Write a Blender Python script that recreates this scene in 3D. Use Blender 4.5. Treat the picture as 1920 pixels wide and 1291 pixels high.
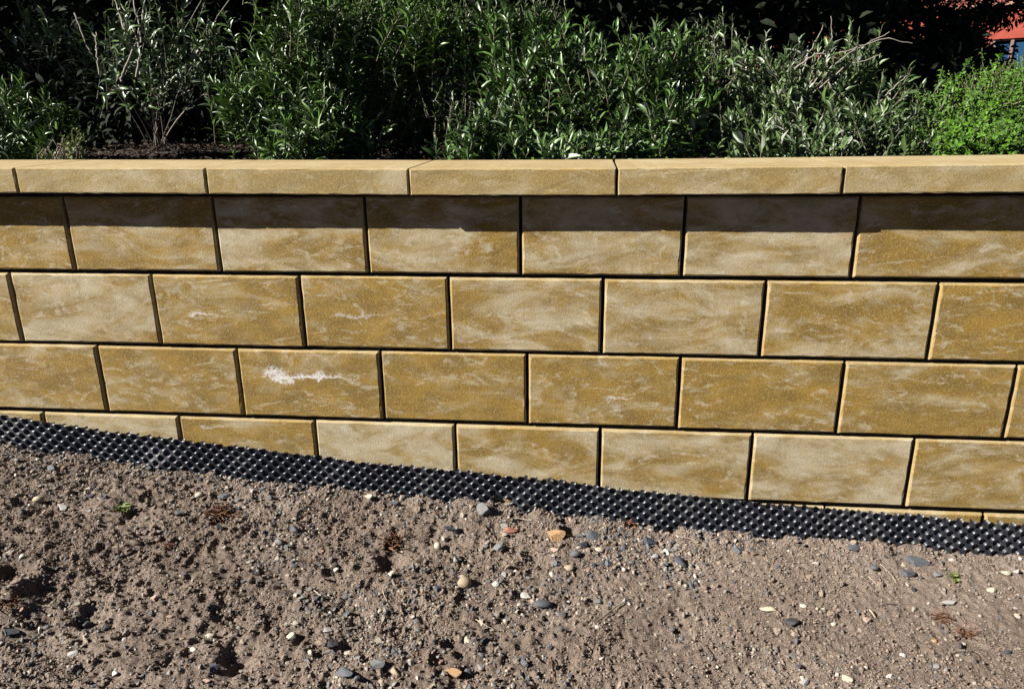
import bpy, math, random
import numpy as np
from mathutils import Matrix, Vector

# ------------------------------------------------------------------ clear
for o in list(bpy.data.objects):
    bpy.data.objects.remove(o)
random.seed(7)
rng = np.random.default_rng(11)
scn = bpy.context.scene
col = scn.collection

# ------------------------------------------------------------------ camera
# world: wall face is the plane y=0, x to the right, z=0 at the underside of the coping
CAM = np.array([-0.0339, -1.8435, 0.2010])
YAW, PITCH, ROLL, FPX = -0.10456, -0.30829, -0.01244, 1400.0
cy, sy = math.cos(YAW), math.sin(YAW)
CF = np.array([sy*math.cos(PITCH), cy*math.cos(PITCH), math.sin(PITCH)])
r0 = np.array([cy, -sy, 0.0]); u0 = np.cross(r0, CF)
CR = math.cos(ROLL)*r0 + math.sin(ROLL)*u0
CU = -math.sin(ROLL)*r0 + math.cos(ROLL)*u0
cam = bpy.data.cameras.new('camera'); camo = bpy.data.objects.new('camera', cam); col.objects.link(camo)
cam.sensor_width = 36.0; cam.lens = FPX/1920*36.0; cam.clip_start = 0.05; cam.clip_end = 500
m = Matrix.Identity(4)
for i in range(3):
    m[i][0] = CR[i]; m[i][1] = CU[i]; m[i][2] = -CF[i]; m[i][3] = CAM[i]
camo.matrix_world = m
scn.camera = camo
scn.render.resolution_x = 1024; scn.render.resolution_y = 688

# ------------------------------------------------------------------ light
SUN = np.array([0.122, 0.060, -0.098]); SUN /= np.linalg.norm(SUN)      # direction light travels
w = bpy.data.worlds.new('World'); scn.world = w; w.use_nodes = True
nt = w.node_tree; nt.nodes.clear()
sk = nt.nodes.new('ShaderNodeTexSky'); sk.sky_type = 'NISHITA'; sk.sun_disc = False
sk.sun_elevation = math.asin(-SUN[2])
sk.sun_rotation = math.atan2(-SUN[0], -SUN[1])
sk.altitude = 3000; sk.dust_density = 0.0; sk.air_density = 0.25
bg = nt.nodes.new('ShaderNodeBackground'); bg.inputs['Strength'].default_value = 0.05
wo = nt.nodes.new('ShaderNodeOutputWorld')
nt.links.new(sk.outputs[0], bg.inputs[0]); nt.links.new(bg.outputs[0], wo.inputs[0])
sl = bpy.data.lights.new('sun', 'SUN'); sl.energy = 5.0; sl.angle = math.radians(0.5); sl.color = (1.0, 0.955, 0.88)
so = bpy.data.objects.new('sun', sl); col.objects.link(so)
so.rotation_euler = Vector(SUN).to_track_quat('-Z', 'Y').to_euler()
so.location = (-6, -4, 6)
scn.view_settings.view_transform = 'Standard'
scn.view_settings.look = 'None'
scn.view_settings.exposure = 2.0
scn.view_settings.gamma = 1.0

# ------------------------------------------------------------------ helpers
def ray(px, py):
    return CF + CR*((px-960)/FPX) - CU*((py-645.5)/FPX)
def atY(px, py, Y):
    d = ray(px, py); return CAM + d*((Y-CAM[1])/d[1])
def atZ(px, py, Z):
    d = ray(px, py); return CAM + d*((Z-CAM[2])/d[2])

def tag(o, label=None, cat=None, group=None, kind=None):
    if label: o['label'] = label
    if cat: o['category'] = cat
    if group: o['group'] = group
    if kind: o['kind'] = kind
    return o
def link(name, me, mat=None, parent=None, loc=None):
    o = bpy.data.objects.new(name, me); col.objects.link(o)
    if mat is not None and me is not None and len(me.materials) == 0: me.materials.append(mat)
    if parent is not None: o.parent = parent
    if loc is not None: o.location = loc
    return o
def empty(name, loc=(0, 0, 0), rz=0.0):
    o = bpy.data.objects.new(name, None); col.objects.link(o)
    o.location = loc; o.rotation_euler = (0, 0, rz); o.empty_display_size = 0.1
    return o
def np_mesh(name, V, faces, smooth=True, attrs=None):
    """V (n,3); faces list of int arrays (k,m) each of constant size m; attrs {name:(n,) or (n,4)} per point"""
    me = bpy.data.meshes.new(name)
    V = np.ascontiguousarray(V, dtype=np.float32)
    loops = np.concatenate([f.ravel() for f in faces]).astype(np.int32)
    sizes = np.concatenate([np.full(len(f), f.shape[1], np.int32) for f in faces])
    starts = np.zeros(len(sizes), np.int32); starts[1:] = np.cumsum(sizes)[:-1]
    me.vertices.add(len(V)); me.vertices.foreach_set('co', V.ravel())
    me.loops.add(len(loops)); me.loops.foreach_set('vertex_index', loops)
    me.polygons.add(len(sizes)); me.polygons.foreach_set('loop_start', starts); me.polygons.foreach_set('loop_total', sizes)
    me.polygons.foreach_set('use_smooth', np.full(len(sizes), smooth, dtype=bool))
    for k, a in (attrs or {}).items():
        a = np.asarray(a, dtype=np.float32)
        if a.ndim == 1:
            at = me.attributes.new(k, 'FLOAT', 'POINT'); at.data.foreach_set('value', a)
        else:
            at = me.attributes.new(k, 'FLOAT_COLOR', 'POINT'); at.data.foreach_set('color', a.ravel())
    me.update(calc_edges=True); me.validate()
    return me

_tab = np.random.default_rng(3).random((8, 256, 256))
def vnoise(x, y, scale, seed=0):
    """smooth value noise in -1..1, 'scale' = feature size in metres"""
    x = np.asarray(x)/scale + 37.3*seed; y = np.asarray(y)/scale + 91.7*seed
    T = _tab[seed % 8]
    xi = np.floor(x).astype(int); yi = np.floor(y).astype(int)
    fx = x-xi; fy = y-yi
    fx = fx*fx*fx*(fx*(fx*6-15)+10); fy = fy*fy*fy*(fy*(fy*6-15)+10)
    a = T[xi & 255, yi & 255]; b = T[(xi+1) & 255, yi & 255]
    c = T[xi & 255, (yi+1) & 255]; d = T[(xi+1) & 255, (yi+1) & 255]
    return 2*((a*(1-fx)+b*fx)*(1-fy)+(c*(1-fx)+d*fx)*fy)-1
def sstep(a, b, x):
    t = np.clip((np.asarray(x)-a)/(b-a), 0, 1); return t*t*(3-2*t)

# ------------------------------------------------------------------ materials
def mat_new(name):
    mt = bpy.data.materials.new(name); mt.use_nodes = True
    n = mt.node_tree; n.nodes.clear()
    out = n.nodes.new('ShaderNodeOutputMaterial'); b = n.nodes.new('ShaderNodeBsdfPrincipled')
    n.links.new(b.outputs[0], out.inputs[0])
    return mt, n, b, out
def N(n, t, **kw):
    x = n.nodes.new(t)
    for k, v in kw.items(): setattr(x, k, v)
    return x
def mathn(n, op, a, b=None, clamp=False):
    x = N(n, 'ShaderNodeMath', operation=op); x.use_clamp = clamp
    for i, v in enumerate((a, b)):
        if v is None: continue
        if isinstance(v, (int, float)): x.inputs[i].default_value = v
        else: n.links.new(v, x.inputs[i])
    return x.outputs[0]
def mixc(n, fac, a, b, mode='MIX'):
    x = N(n, 'ShaderNodeMix', data_type='RGBA', blend_type=mode)
    for i, v in ((0, fac), (6, a), (7, b)):
        if isinstance(v, (int, float)): x.inputs[i].default_value = v
        elif isinstance(v, tuple): x.inputs[i].default_value = (*v, 1)
        else: n.links.new(v, x.inputs[i])
    return x.outputs[2]
def ramp(n, fac, lo, hi):
    x = N(n, 'ShaderNodeMapRange', interpolation_type='SMOOTHSTEP')
    n.links.new(fac, x.inputs[0])
    x.inputs[1].default_value = lo; x.inputs[2].default_value = hi
    return x.outputs[0]
def noise(n, vec, scale, detail=4, rough=0.55, dist=0.0):
    x = N(n, 'ShaderNodeTexNoise'); x.inputs['Scale'].default_value = scale
    x.inputs['Detail'].default_value = detail; x.inputs['Roughness'].default_value = rough
    x.inputs['Distortion'].default_value = dist
    n.links.new(vec, x.inputs['Vector']); return x.outputs[0]
def bump(n, b, h, strength, dist, prev=None):
    x = N(n, 'ShaderNodeBump'); x.inputs['Strength'].default_value = strength; x.inputs['Distance'].default_value = dist
    n.links.new(h, x.inputs['Height'])
    if prev is not None: n.links.new(prev, x.inputs['Normal'])
    n.links.new(x.outputs[0], b.inputs['Normal']); return x.outputs[0]
def oattr(n, name):
    x = N(n, 'ShaderNodeAttribute', attribute_type='OBJECT', attribute_name=name); return x.outputs['Fac']

def make_stone_block_mat():
    mt, n, b, out = mat_new('ochre_concrete')
    tc = N(n, 'ShaderNodeTexCoord'); oi = N(n, 'ShaderNodeObjectInfo')
    off = N(n, 'ShaderNodeVectorMath', operation='MULTIPLY_ADD')
    cmb = N(n, 'ShaderNodeCombineXYZ')
    n.links.new(oi.outputs['Random'], cmb.inputs[0]); n.links.new(oi.outputs['Random'], cmb.inputs[2])
    off.inputs[1].default_value = (137.0, 0, 61.0)
    n.links.new(cmb.outputs[0], off.inputs[0]); n.links.new(tc.outputs['Object'], off.inputs[2])
    P = off.outputs[0]
    mp = N(n, 'ShaderNodeMapping'); mp.inputs['Scale'].default_value = (1.0, 1.0, 2.1)
    mp.inputs['Rotation'].default_value = (0, 0.28, 0)
    n.links.new(P, mp.inputs[0])
    big = noise(n, mp.outputs[0], 6.0, 9, 0.66, 0.35)       # cloudy pale drifts
    mid = noise(n, mp.outputs[0], 26, 6, 0.7, 0.25)
    och = noise(n, mp.outputs[0], 10, 6, 0.65, 0.3)
    mp2 = N(n, 'ShaderNodeMapping'); mp2.inputs['Scale'].default_value = (1.0, 1.0, 2.5)
    n.links.new(P, mp2.inputs[0])
    rc = N(n, 'ShaderNodeCombineXYZ')               # the pour swept a different way through each block
    n.links.new(mathn(n, 'SUBTRACT', mathn(n, 'MULTIPLY', mathn(n, 'FRACT', mathn(n, 'MULTIPLY', oi.outputs['Random'], 17.3)), 1.3), 0.75), rc.inputs[1])
    n.links.new(rc.outputs[0], mp2.inputs['Rotation'])
    wisp = noise(n, mp2.outputs[0], 5.0, 9, 0.64, 1.0)
    g = noise(n, P, 180, 3, 0.75); g2 = noise(n, P, 150, 4, 0.8)
    pale = oattr(n, 'pale')
    s = mathn(n, 'ADD', mathn(n, 'MULTIPLY', big, 0.38), mathn(n, 'MULTIPLY', wisp, 0.62))
    s = mathn(n, 'ADD', s, mathn(n, 'MULTIPLY', mathn(n, 'SUBTRACT', g2, 0.5), 0.12))
    thr = mathn(n, 'ADD', s, mathn(n, 'MULTIPLY', pale, 0.175))
    f = ramp(n, thr, 0.505, 0.755)
    c = mixc(n, ramp(n, och, 0.32, 0.68), (0.093, 0.058, 0.0115), (0.155, 0.093, 0.0145))
    fv = mathn(n, 'MULTIPLY', ramp(n, wisp, 0.52, 0.36), 0.22)
    c = mixc(n, fv, c, (0.075, 0.046, 0.014))
    c = mixc(n, mathn(n, 'MULTIPLY', f, 0.86), c, (0.250, 0.222, 0.160))
    rid = noise(n, mp2.outputs[0], 4.0, 7, 0.58, 1.4)        # thin pale veins swept through the mix
    vein = mathn(n, 'MULTIPLY', ramp(n, mathn(n, 'ABSOLUTE', mathn(n, 'SUBTRACT', rid, 0.5)), 0.040, 0.0), ramp(n, mid, 0.44, 0.62))
    c = mixc(n, mathn(n, 'MULTIPLY', vein, 0.55), c, (0.285, 0.258, 0.200))
    rid2 = noise(n, mp.outputs[0], 6.5, 7, 0.62, 1.2)
    vein2 = mathn(n, 'MULTIPLY', ramp(n, mathn(n, 'ABSOLUTE', mathn(n, 'SUBTRACT', rid2, 0.52)), 0.035, 0.0), ramp(n, mid, 0.50, 0.68))
    c = mixc(n, mathn(n, 'MULTIPLY', vein2, 0.28), c, (0.085, 0.050, 0.012))
    c = mixc(n, mathn(n, 'MULTIPLY', oattr(n, 'calm'), 0.36), c, (0.196, 0.156, 0.078))     # coping is cast from a more even mix
    # speckle of sand grains and tiny pores
    c = mixc(n, mathn(n, 'MULTIPLY', ramp(n, g, 0.50, 0.66), 0.42), c, (0.275, 0.215, 0.100))
    c = mixc(n, mathn(n, 'MULTIPLY', ramp(n, g2, 0.52, 0.70), 0.58), c, (0.040, 0.026, 0.009))
    # lime bloom: a ragged horizontal streak, its place and strength set for each block
    sp = N(n, 'ShaderNodeSeparateXYZ'); n.links.new(tc.outputs['Object'], sp.inputs[0])
    wob = mathn(n, 'MULTIPLY', mathn(n, 'SUBTRACT', noise(n, P, 13, 4, 0.6), 0.5), mathn(n, 'MULTIPLY', oattr(n, 'bloom_w'), 0.75))
    rag = mathn(n, 'MULTIPLY', mathn(n, 'SUBTRACT', noise(n, P, 70, 4, 0.75), 0.5), 0.020)
    dv = mathn(n, 'ADD', mathn(n, 'ADD', mathn(n, 'SUBTRACT', sp.outputs[2], oattr(n, 'bloom_v')), wob), rag)
    du = mathn(n, 'DIVIDE', mathn(n, 'SUBTRACT', sp.outputs[0], oattr(n, 'bloom_u')), oattr(n, 'bloom_w'))
    up = mathn(n, 'MAXIMUM', mathn(n, 'DIVIDE', mathn(n, 'MULTIPLY', dv, 9.0), oattr(n, 'bloom_w')), mathn(n, 'DIVIDE', mathn(n, 'MULTIPLY', dv, -22.0), oattr(n, 'bloom_w')))
    mk = mathn(n, 'SUBTRACT', mathn(n, 'SUBTRACT', 1.15, up), mathn(n, 'POWER', mathn(n, 'ABSOLUTE', du), 2.0))
    du2 = mathn(n, 'ADD', mathn(n, 'MULTIPLY', du, 2.9), 1.55)
    up2 = mathn(n, 'MAXIMUM', mathn(n, 'DIVIDE', mathn(n, 'MULTIPLY', dv, 4.2), oattr(n, 'bloom_w')), mathn(n, 'DIVIDE', mathn(n, 'MULTIPLY', dv, -13.0), oattr(n, 'bloom_w')))
    mk = mathn(n, 'MAXIMUM', mk, mathn(n, 'SUBTRACT', mathn(n, 'SUBTRACT', 1.1, up2), mathn(n, 'MULTIPLY', du2, du2)))
    mk = mathn(n, 'MULTIPLY', ramp(n, mathn(n, 'ADD', mk, mathn(n, 'MULTIPLY', mathn(n, 'SUBTRACT', g2, 0.5), 3.2)), 0.1, 1.2), oattr(n, 'bloom'), clamp=True)
    c = mixc(n, mk, c, (0.40, 0.40, 0.41))
    # edges and sides are mixed towards pale sand; the grey streaks sit on the face
    ge = N(n, 'ShaderNodeAttribute', attribute_type='GEOMETRY', attribute_name='edge')
    c = mixc(n, mathn(n, 'MULTIPLY', ge.outputs['Fac'], 0.5), c, (0.225, 0.172, 0.088))
    n.links.new(c, b.inputs['Base Color'])
    b.inputs['Roughness'].default_value = 0.9; b.inputs['Specular IOR Level'].default_value = 0.25
    h = mathn(n, 'ADD', mathn(n, 'MULTIPLY', noise(n, P, 230, 5, 0.8), 1.0), mathn(n, 'MULTIPLY', noise(n, P, 60, 3, 0.6), 0.5))
    bump(n, b, h, 0.6, 0.0018)
    return mt

def make_soil_mat(name, ca, cb, cc, sc=1.0, bstr=0.8, tint=False):
    mt, n, b, out = mat_new(name)
    tc = N(n, 'ShaderNodeTexCoord'); P = tc.outputs['Object']
    a = noise(n, P, 3.2*sc, 5, 0.6, 0.4); d = noise(n, P, 38*sc, 5, 0.7); e = noise(n, P, 330*sc, 3, 0.7)
    c = mixc(n, ramp(n, a, 0.35, 0.65), ca, cb)
    c = mixc(n, mathn(n, 'MULTIPLY', ramp(n, d, 0.45, 0.75), 0.55), c, cc)
    c = mixc(n, mathn(n, 'MULTIPLY', ramp(n, e, 0.5, 0.75), 0.45), c, (0.215, 0.178, 0.145))
    e2 = noise(n, P, 240*sc, 3, 0.7)
    c = mixc(n, mathn(n, 'MULTIPLY', ramp(n, e2, 0.50, 0.68), 0.75), c, (0.016, 0.013, 0.010))
    if tint:
        ga = N(n, 'ShaderNodeAttribute', attribute_type='GEOMETRY', attribute_name='shade')
        c = mixc(n, 1.0, c, ga.outputs['Color'], 'MULTIPLY')
    n.links.new(c, b.inputs['Base Color'])
    b.inputs['Roughness'].default_value = 0.95; b.inputs['Specular IOR Level'].default_value = 0.15
    h = mathn(n, 'ADD', noise(n, P, 190*sc, 4, 0.8), mathn(n, 'MULTIPLY', noise(n, P, 90*sc, 3, 0.6), 0.9))
    bump(n, b, h, bstr, 0.007)
    return mt

def make_pebble_mat(single=False):
    """colour comes from the stone itself: point colour on gravel, object colour on single stones"""
    mt, n, b, out = mat_new('pebble')
    ga = N(n, 'ShaderNodeAttribute', attribute_type='GEOMETRY', attribute_name='stone_colour')
    tc = N(n, 'ShaderNodeTexCoord'); P = tc.outputs['Object']
    v = noise(n, P, 90, 5, 0.7); s = noise(n, P, 500, 3, 0.7)
    oi = N(n, 'ShaderNodeObjectInfo')
    c = oi.outputs['Color'] if single else ga.outputs['Color']
    c = mixc(n, 1.0, c, (0.42, 0.42, 0.42), 'MULTIPLY')
    c = mixc(n, mathn(n, 'MULTIPLY', ramp(n, v, 0.4, 0.7), 0.35), c, mixc(n, 1.0, c, (0.5, 0.47, 0.42), 'MULTIPLY'))
    c = mixc(n, mathn(n, 'MULTIPLY', ramp(n, s, 0.5, 0.75), 0.30), c, (0.18, 0.15, 0.12))
    n.links.new(c, b.inputs['Base Color'])
    b.inputs['Roughness'].default_value = 0.75; b.inputs['Specular IOR Level'].default_value = 0.3
    bump(n, b, v, 0.35, 0.002)
    return mt

def make_leaf_mat(name, dark, light, palec, rough=0.42, trans=0.18, spec=0.32):
    mt, n, b, out = mat_new(name)
    ga = N(n, 'ShaderNodeAttribute', attribute_type='GEOMETRY', attribute_name='tint').outputs['Fac']
    t = mathn(n, 'ADD', ga, oattr(n, 'tint'))
    c = mixc(n, ramp(n, t, 0.0, 0.8), dark, light)
    c = mixc(n, ramp(n, t, 0.82, 1.0), c, palec)
    tc = N(n, 'ShaderNodeTexCoord')
    c = mixc(n, mathn(n, 'MULTIPLY', noise(n, tc.outputs['Object'], 60, 2), 0.25), c, (0.02, 0.03, 0.01))
    n.links.new(c, b.inputs['Base Color'])
    b.inputs['Roughness'].default_value = rough; b.inputs['Specular IOR Level'].default_value = spec
    tr = N(n, 'ShaderNodeBsdfTranslucent'); n.links.new(c, tr.inputs[0])
    mx = N(n, 'ShaderNodeMixShader'); mx.inputs[0].default_value = trans
    n.links.new(b.outputs[0], mx.inputs[1]); n.links.new(tr.outputs[0], mx.inputs[2])
    n.links.new(mx.outputs[0], out.inputs[0])
    return mt

def make_plain(name, c1, c2, scale=20, rough=0.8, spec=0.3, bstr=0.3, bd=0.003, stretch=(1, 1, 1)):
    mt, n, b, out = mat_new(name)
    tc = N(n, 'ShaderNodeTexCoord'); mp = N(n, 'ShaderNodeMapping'); mp.inputs['Scale'].default_value = stretch
    n.links.new(tc.outputs['Object'], mp.inputs[0])
    v = noise(n, mp.outputs[0], scale, 5, 0.65)
    n.links.new(mixc(n, ramp(n, v, 0.3, 0.7), c1, c2), b.inputs['Base Color'])
    b.inputs['Roughness'].default_value = rough; b.inputs['Specular IOR Level'].default_value = spec
    if bstr: bump(n, b, v, bstr, bd)
    return mt

def make_membrane_mat():
    mt, n, b, out = mat_new('black_plastic')
    tc = N(n, 'ShaderNodeTexCoord'); P = tc.outputs['Object']
    d = noise(n, P, 9, 5, 0.7); f = noise(n, P, 160, 4, 0.7)
    sp = N(n, 'ShaderNodeSeparateXYZ'); n.links.new(P, sp.inputs[0])
    dust = mathn(n, 'MULTIPLY', ramp(n, mathn(n, 'ADD', mathn(n, 'MULTIPLY', d, 0.6), mathn(n, 'MULTIPLY', f, 0.4)), 0.47, 0.68), 0.5)
    c = mixc(n, dust, (0.008, 0.0095, 0.0135), (0.040, 0.037, 0.034))
    n.links.new(c, b.inputs['Base Color'])
    n.links.new(mathn(n, 'ADD', 0.36, mathn(n, 'MULTIPLY', dust, 0.8)), b.inputs['Roughness'])
    b.inputs['Specular IOR Level'].default_value = 0.5
    return mt

M = {}
M['block'] = make_stone_block_mat()
M['soil'] = make_soil_mat('sandy_soil', (0.094, 0.070, 0.0550), (0.131, 0.101, 0.081), (0.064, 0.048, 0.0385), tint=False)
M['crumb'] = make_soil_mat('soil_crumbs', (0.114, 0.087, 0.069), (0.155, 0.122, 0.099), (0.082, 0.063, 0.051), bstr=0.4, tint=True)
M['bed'] = make_soil_mat('dark_bed_soil', (0.012, 0.009, 0.0065), (0.020, 0.015, 0.011), (0.008, 0.0065, 0.005), 0.6)
M['pebble'] = make_pebble_mat(); M['stone'] = make_pebble_mat(True)
M['membrane'] = make_membrane_mat()
M['core'] = make_plain('wall_core', (0.05, 0.042, 0.032), (0.08, 0.065, 0.045))
M['leaf_sage'] = make_leaf_mat('leaf_sage', (0.0173, 0.0371, 0.0102), (0.0507, 0.0896, 0.0230), (0.1920, 0.2176, 0.1728), 0.40, 0.10)
M['leaf_willow'] = make_leaf_mat('leaf_willow', (0.0161, 0.0371, 0.0069), (0.0518, 0.1024, 0.0166), (0.1792, 0.2112, 0.1600), 0.40, 0.10)
M['leaf_broad'] = make_leaf_mat('leaf_broad', (0.0173, 0.0384, 0.0083), (0.0530, 0.1024, 0.0212), (0.1664, 0.2048, 0.1472), 0.40, 0.10)
M['leaf_grey'] = make_leaf_mat('leaf_grey', (0.0207, 0.0397, 0.0120), (0.0605, 0.0992, 0.0304), (0.2176, 0.2368, 0.1984), 0.42, 0.10)
M['leaf_box'] = make_leaf_mat('leaf_box', (0.0209, 0.0585, 0.0031), (0.0557, 0.1359, 0.0056), (0.0860, 0.1591, 0.0206), 0.55, 0.25, 0.18)
M['leaf_weed'] = make_leaf_mat('leaf_weed', (0.0560, 0.0800, 0.0160), (0.1280, 0.1520, 0.0400), (0.2080, 0.2240, 0.0960), 0.5)
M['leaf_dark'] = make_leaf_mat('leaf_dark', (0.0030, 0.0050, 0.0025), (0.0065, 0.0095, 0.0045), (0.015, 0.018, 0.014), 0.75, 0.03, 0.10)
M['twig'] = make_plain('twig_bark', (0.072, 0.061, 0.045), (0.144, 0.122, 0.094), 60, 0.85, 0.2, 0.3, 0.001)
M['drytwig'] = make_plain('dry_twig', (0.108, 0.094, 0.076), (0.180, 0.158, 0.133), 60, 0.8, 0.2, 0.3, 0.001)
M['straw'] = make_plain('straw', (0.202, 0.166, 0.112), (0.288, 0.245, 0.180), 60, 0.7, 0.3, 0, 0)
M['rust'] = make_plain('withered_weed', (0.050, 0.024, 0.014), (0.115, 0.052, 0.027), 60, 0.8, 0.2, 0, 0)
M['trunk'] = make_plain('dark_bark', (0.018, 0.014, 0.011), (0.04, 0.032, 0.025), 18, 0.9, 0.2, 0.8, 0.02, (1, 1, 0.25))
M['mulch'] = make_plain('bark_mulch', (0.016, 0.010, 0.007), (0.052, 0.035, 0.024), 30, 0.9, 0.2, 0.3, 0.002)
M['redwall'] = make_plain('red_paint', (0.125, 0.021, 0.013), (0.155, 0.028, 0.018), 14, 0.8, 0.2, 0.2, 0.004)
M['redboard'] = make_plain('red_boards', (0.095, 0.026, 0.022), (0.13, 0.038, 0.031), 12, 0.8, 0.2, 0.3, 0.004, (6, 6, 0.5))
M['ledge'] = make_plain('weathered_ledge', (0.12, 0.06, 0.042), (0.15, 0.08, 0.058), 14, 0.8)
M['pane'] = make_plain('window_glass', (0.008, 0.026, 0.052), (0.010, 0.030, 0.062), 2, 0.06, 0.6, 0)  # blue base colour stands in for the sky reflected in the pane
M['frame'] = make_plain('window_frame', (0.06, 0.035, 0.03), (0.09, 0.05, 0.04), 20, 0.5)

# ------------------------------------------------------------------ ground in front of the wall
BX = np.array([-2.2, -1.73, -1.634, -1.439, -1.25, -1.089, -0.931, -0.776, -0.623, -0.471, -0.32, -0.172, -0.025, 0.121, 0.237, 0.407, 0.575, 0.823, 0.999, 1.118, 1.6])
BZ = np.array([-0.69, -0.723, -0.738, -0.756, -0.768, -0.793, -0.804, -0.820, -0.838, -0.848, -0.853, -0.869, -0.879, -0.896, -0.910, -0.914, -0.919, -0.928, -0.935, -0.937, -0.955])
def base_z(x):
    x = np.asarray(x, float)
    s = sum(np.interp(x+d, BX, BZ) for d in (-.06, -.03, 0, .03, .06))/5
    return s + np.clip(x+2.2, -20, 0)*-0.05 + np.clip(x-1.6, 0, 20)*-0.02
def gh(x, y):
    x = np.asarray(x, float); y = np.asarray(y, float)
    near = 1-sstep(1.5, 4.0, np.hypot(x+0.2, y+0.5))
    L = 0.42 + 0.58*sstep(0.40, -0.35, x)*sstep(-0.02, -0.16, y)          # rougher on the left
    z = base_z(x) - 0.010*sstep(-0.02, -0.30, y)
    z = z + 0.010*vnoise(x, y, 0.42, 1)*sstep(0, -.1, y)
    a = 0.62; u = x*math.cos(a)+y*math.sin(a); v = -x*math.sin(a)+y*math.cos(a)   # rake marks running up to the right
    rk = vnoise(u*0.35, v, 0.085, 2)
    z = z + near*L*(0.0105*rk + 0.008*np.abs(vnoise(x, y, 0.115, 3)) + 0.0046*(1-2*np.abs(vnoise(x, y, 0.05, 4))))
    z = z + near*sstep(-0.11, -0.02, y)*(0.009*vnoise(x, y*0.5, 0.055, 2) + 0.006*vnoise(x, y*0.5, 0.02, 5) + 0.004)
    z = z + near*(0.35+0.65*L)*(0.0048*(1-2*np.abs(vnoise(x, y, 0.024, 5))) + 0.0032*vnoise(x, y, 0.0125, 6) + 0.0022*vnoise(x, y, 0.0072, 7))
    # a few hollows
    for hx, hy, hr, hd in HOLLOWS:
        q = ((x-hx)**2+(y-hy)**2)/hr**2
        z = z - hd*np.exp(-q*q)
    return z
HOLLOWS = []
def ground_at(px, py):
    z = -0.85
    for _ in range(12):
        p = atZ(px, py, z); z = float(gh(p[0], p[1]))
    p[2] = z
    return p
_h = []
for px, py, r, d in [(735, 1050, 0.032, 0.030), (25, 1062, 0.035, 0.032), (940, 925, 0.03, 0.022), (1068, 990, 0.022, 0.030), (1262, 996, 0.02, 0.03),
                     (430, 1150, 0.04, 0.014), (640, 1130, 0.04, 0.014), (240, 1085, 0.05, 0.016), (100, 1100, 0.05, 0.018), (170, 1160, 0.03, 0.02), (860, 1210, 0.03, 0.01), (450, 1230, 0.04, 0.016), (520, 1160, .03, .016), (60, 1150, .04, .014)]:
    p = ground_at(px, py); _h.append((p[0], p[1], r, d))
HOLLOWS = _h

def axis(dense0, dense1, step, lo, hi):
    mid = np.arange(dense0, dense1+1e-9, step)
    a = []; s = step; x = dense0
    while x > lo: s *= 1.22; x -= s; a.append(max(x, lo))
    b = []; s = step; x = dense1
    while x < hi: s *= 1.22; x += s; b.append(min(x, hi))
    return np.array(a[::-1]+list(mid)+b)
gx = axis(-1.85, 1.40, 0.0033, -60, 60)
gy = axis(-1.02, 0.03, 0.0033, -60, 0.03)
GX, GY = np.meshgrid(gx, gy, indexing='ij')
GZ = gh(GX, GY)
ny = len(gy); idx = np.arange(len(gx)*ny).reshape(len(gx), ny)
q = np.stack([idx[:-1, :-1], idx[1:, :-1], idx[1:, 1:], idx[:-1, 1:]], -1).reshape(-1, 4)
me = np_mesh('ground', np.stack([GX, GY, GZ], -1).reshape(-1, 3), [q])
tag(link('ground', me, M['soil']), kind='structure')

# planting bed behind the wall (one sheet out to the horizon)
bx = axis(-2.6, 2.2, 0.03, -80, 80); by = axis(0.22, 2.6, 0.03, 0.22, 90)
X, Y = np.meshgrid(bx, by, indexing='ij')
Z = -0.002 + 0.016*vnoise(X, Y, 0.21, 2) + 0.012*np.abs(vnoise(X, Y, 0.07, 4))*(X > -3) - 0.02*sstep(0.36, 0.24, Y) - 0.10*sstep(1.5, 4, Y)
idx = np.arange(X.size).reshape(X.shape)
q = np.stack([idx[:-1, :-1], idx[1:, :-1], idx[1:, 1:], idx[:-1, 1:]], -1).reshape(-1, 4)
tag(link('planting_bed', np_mesh('planting_bed', np.stack([X, Y, Z], -1).reshape(-1, 3), [q]), M['bed']), kind='structure')

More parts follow.
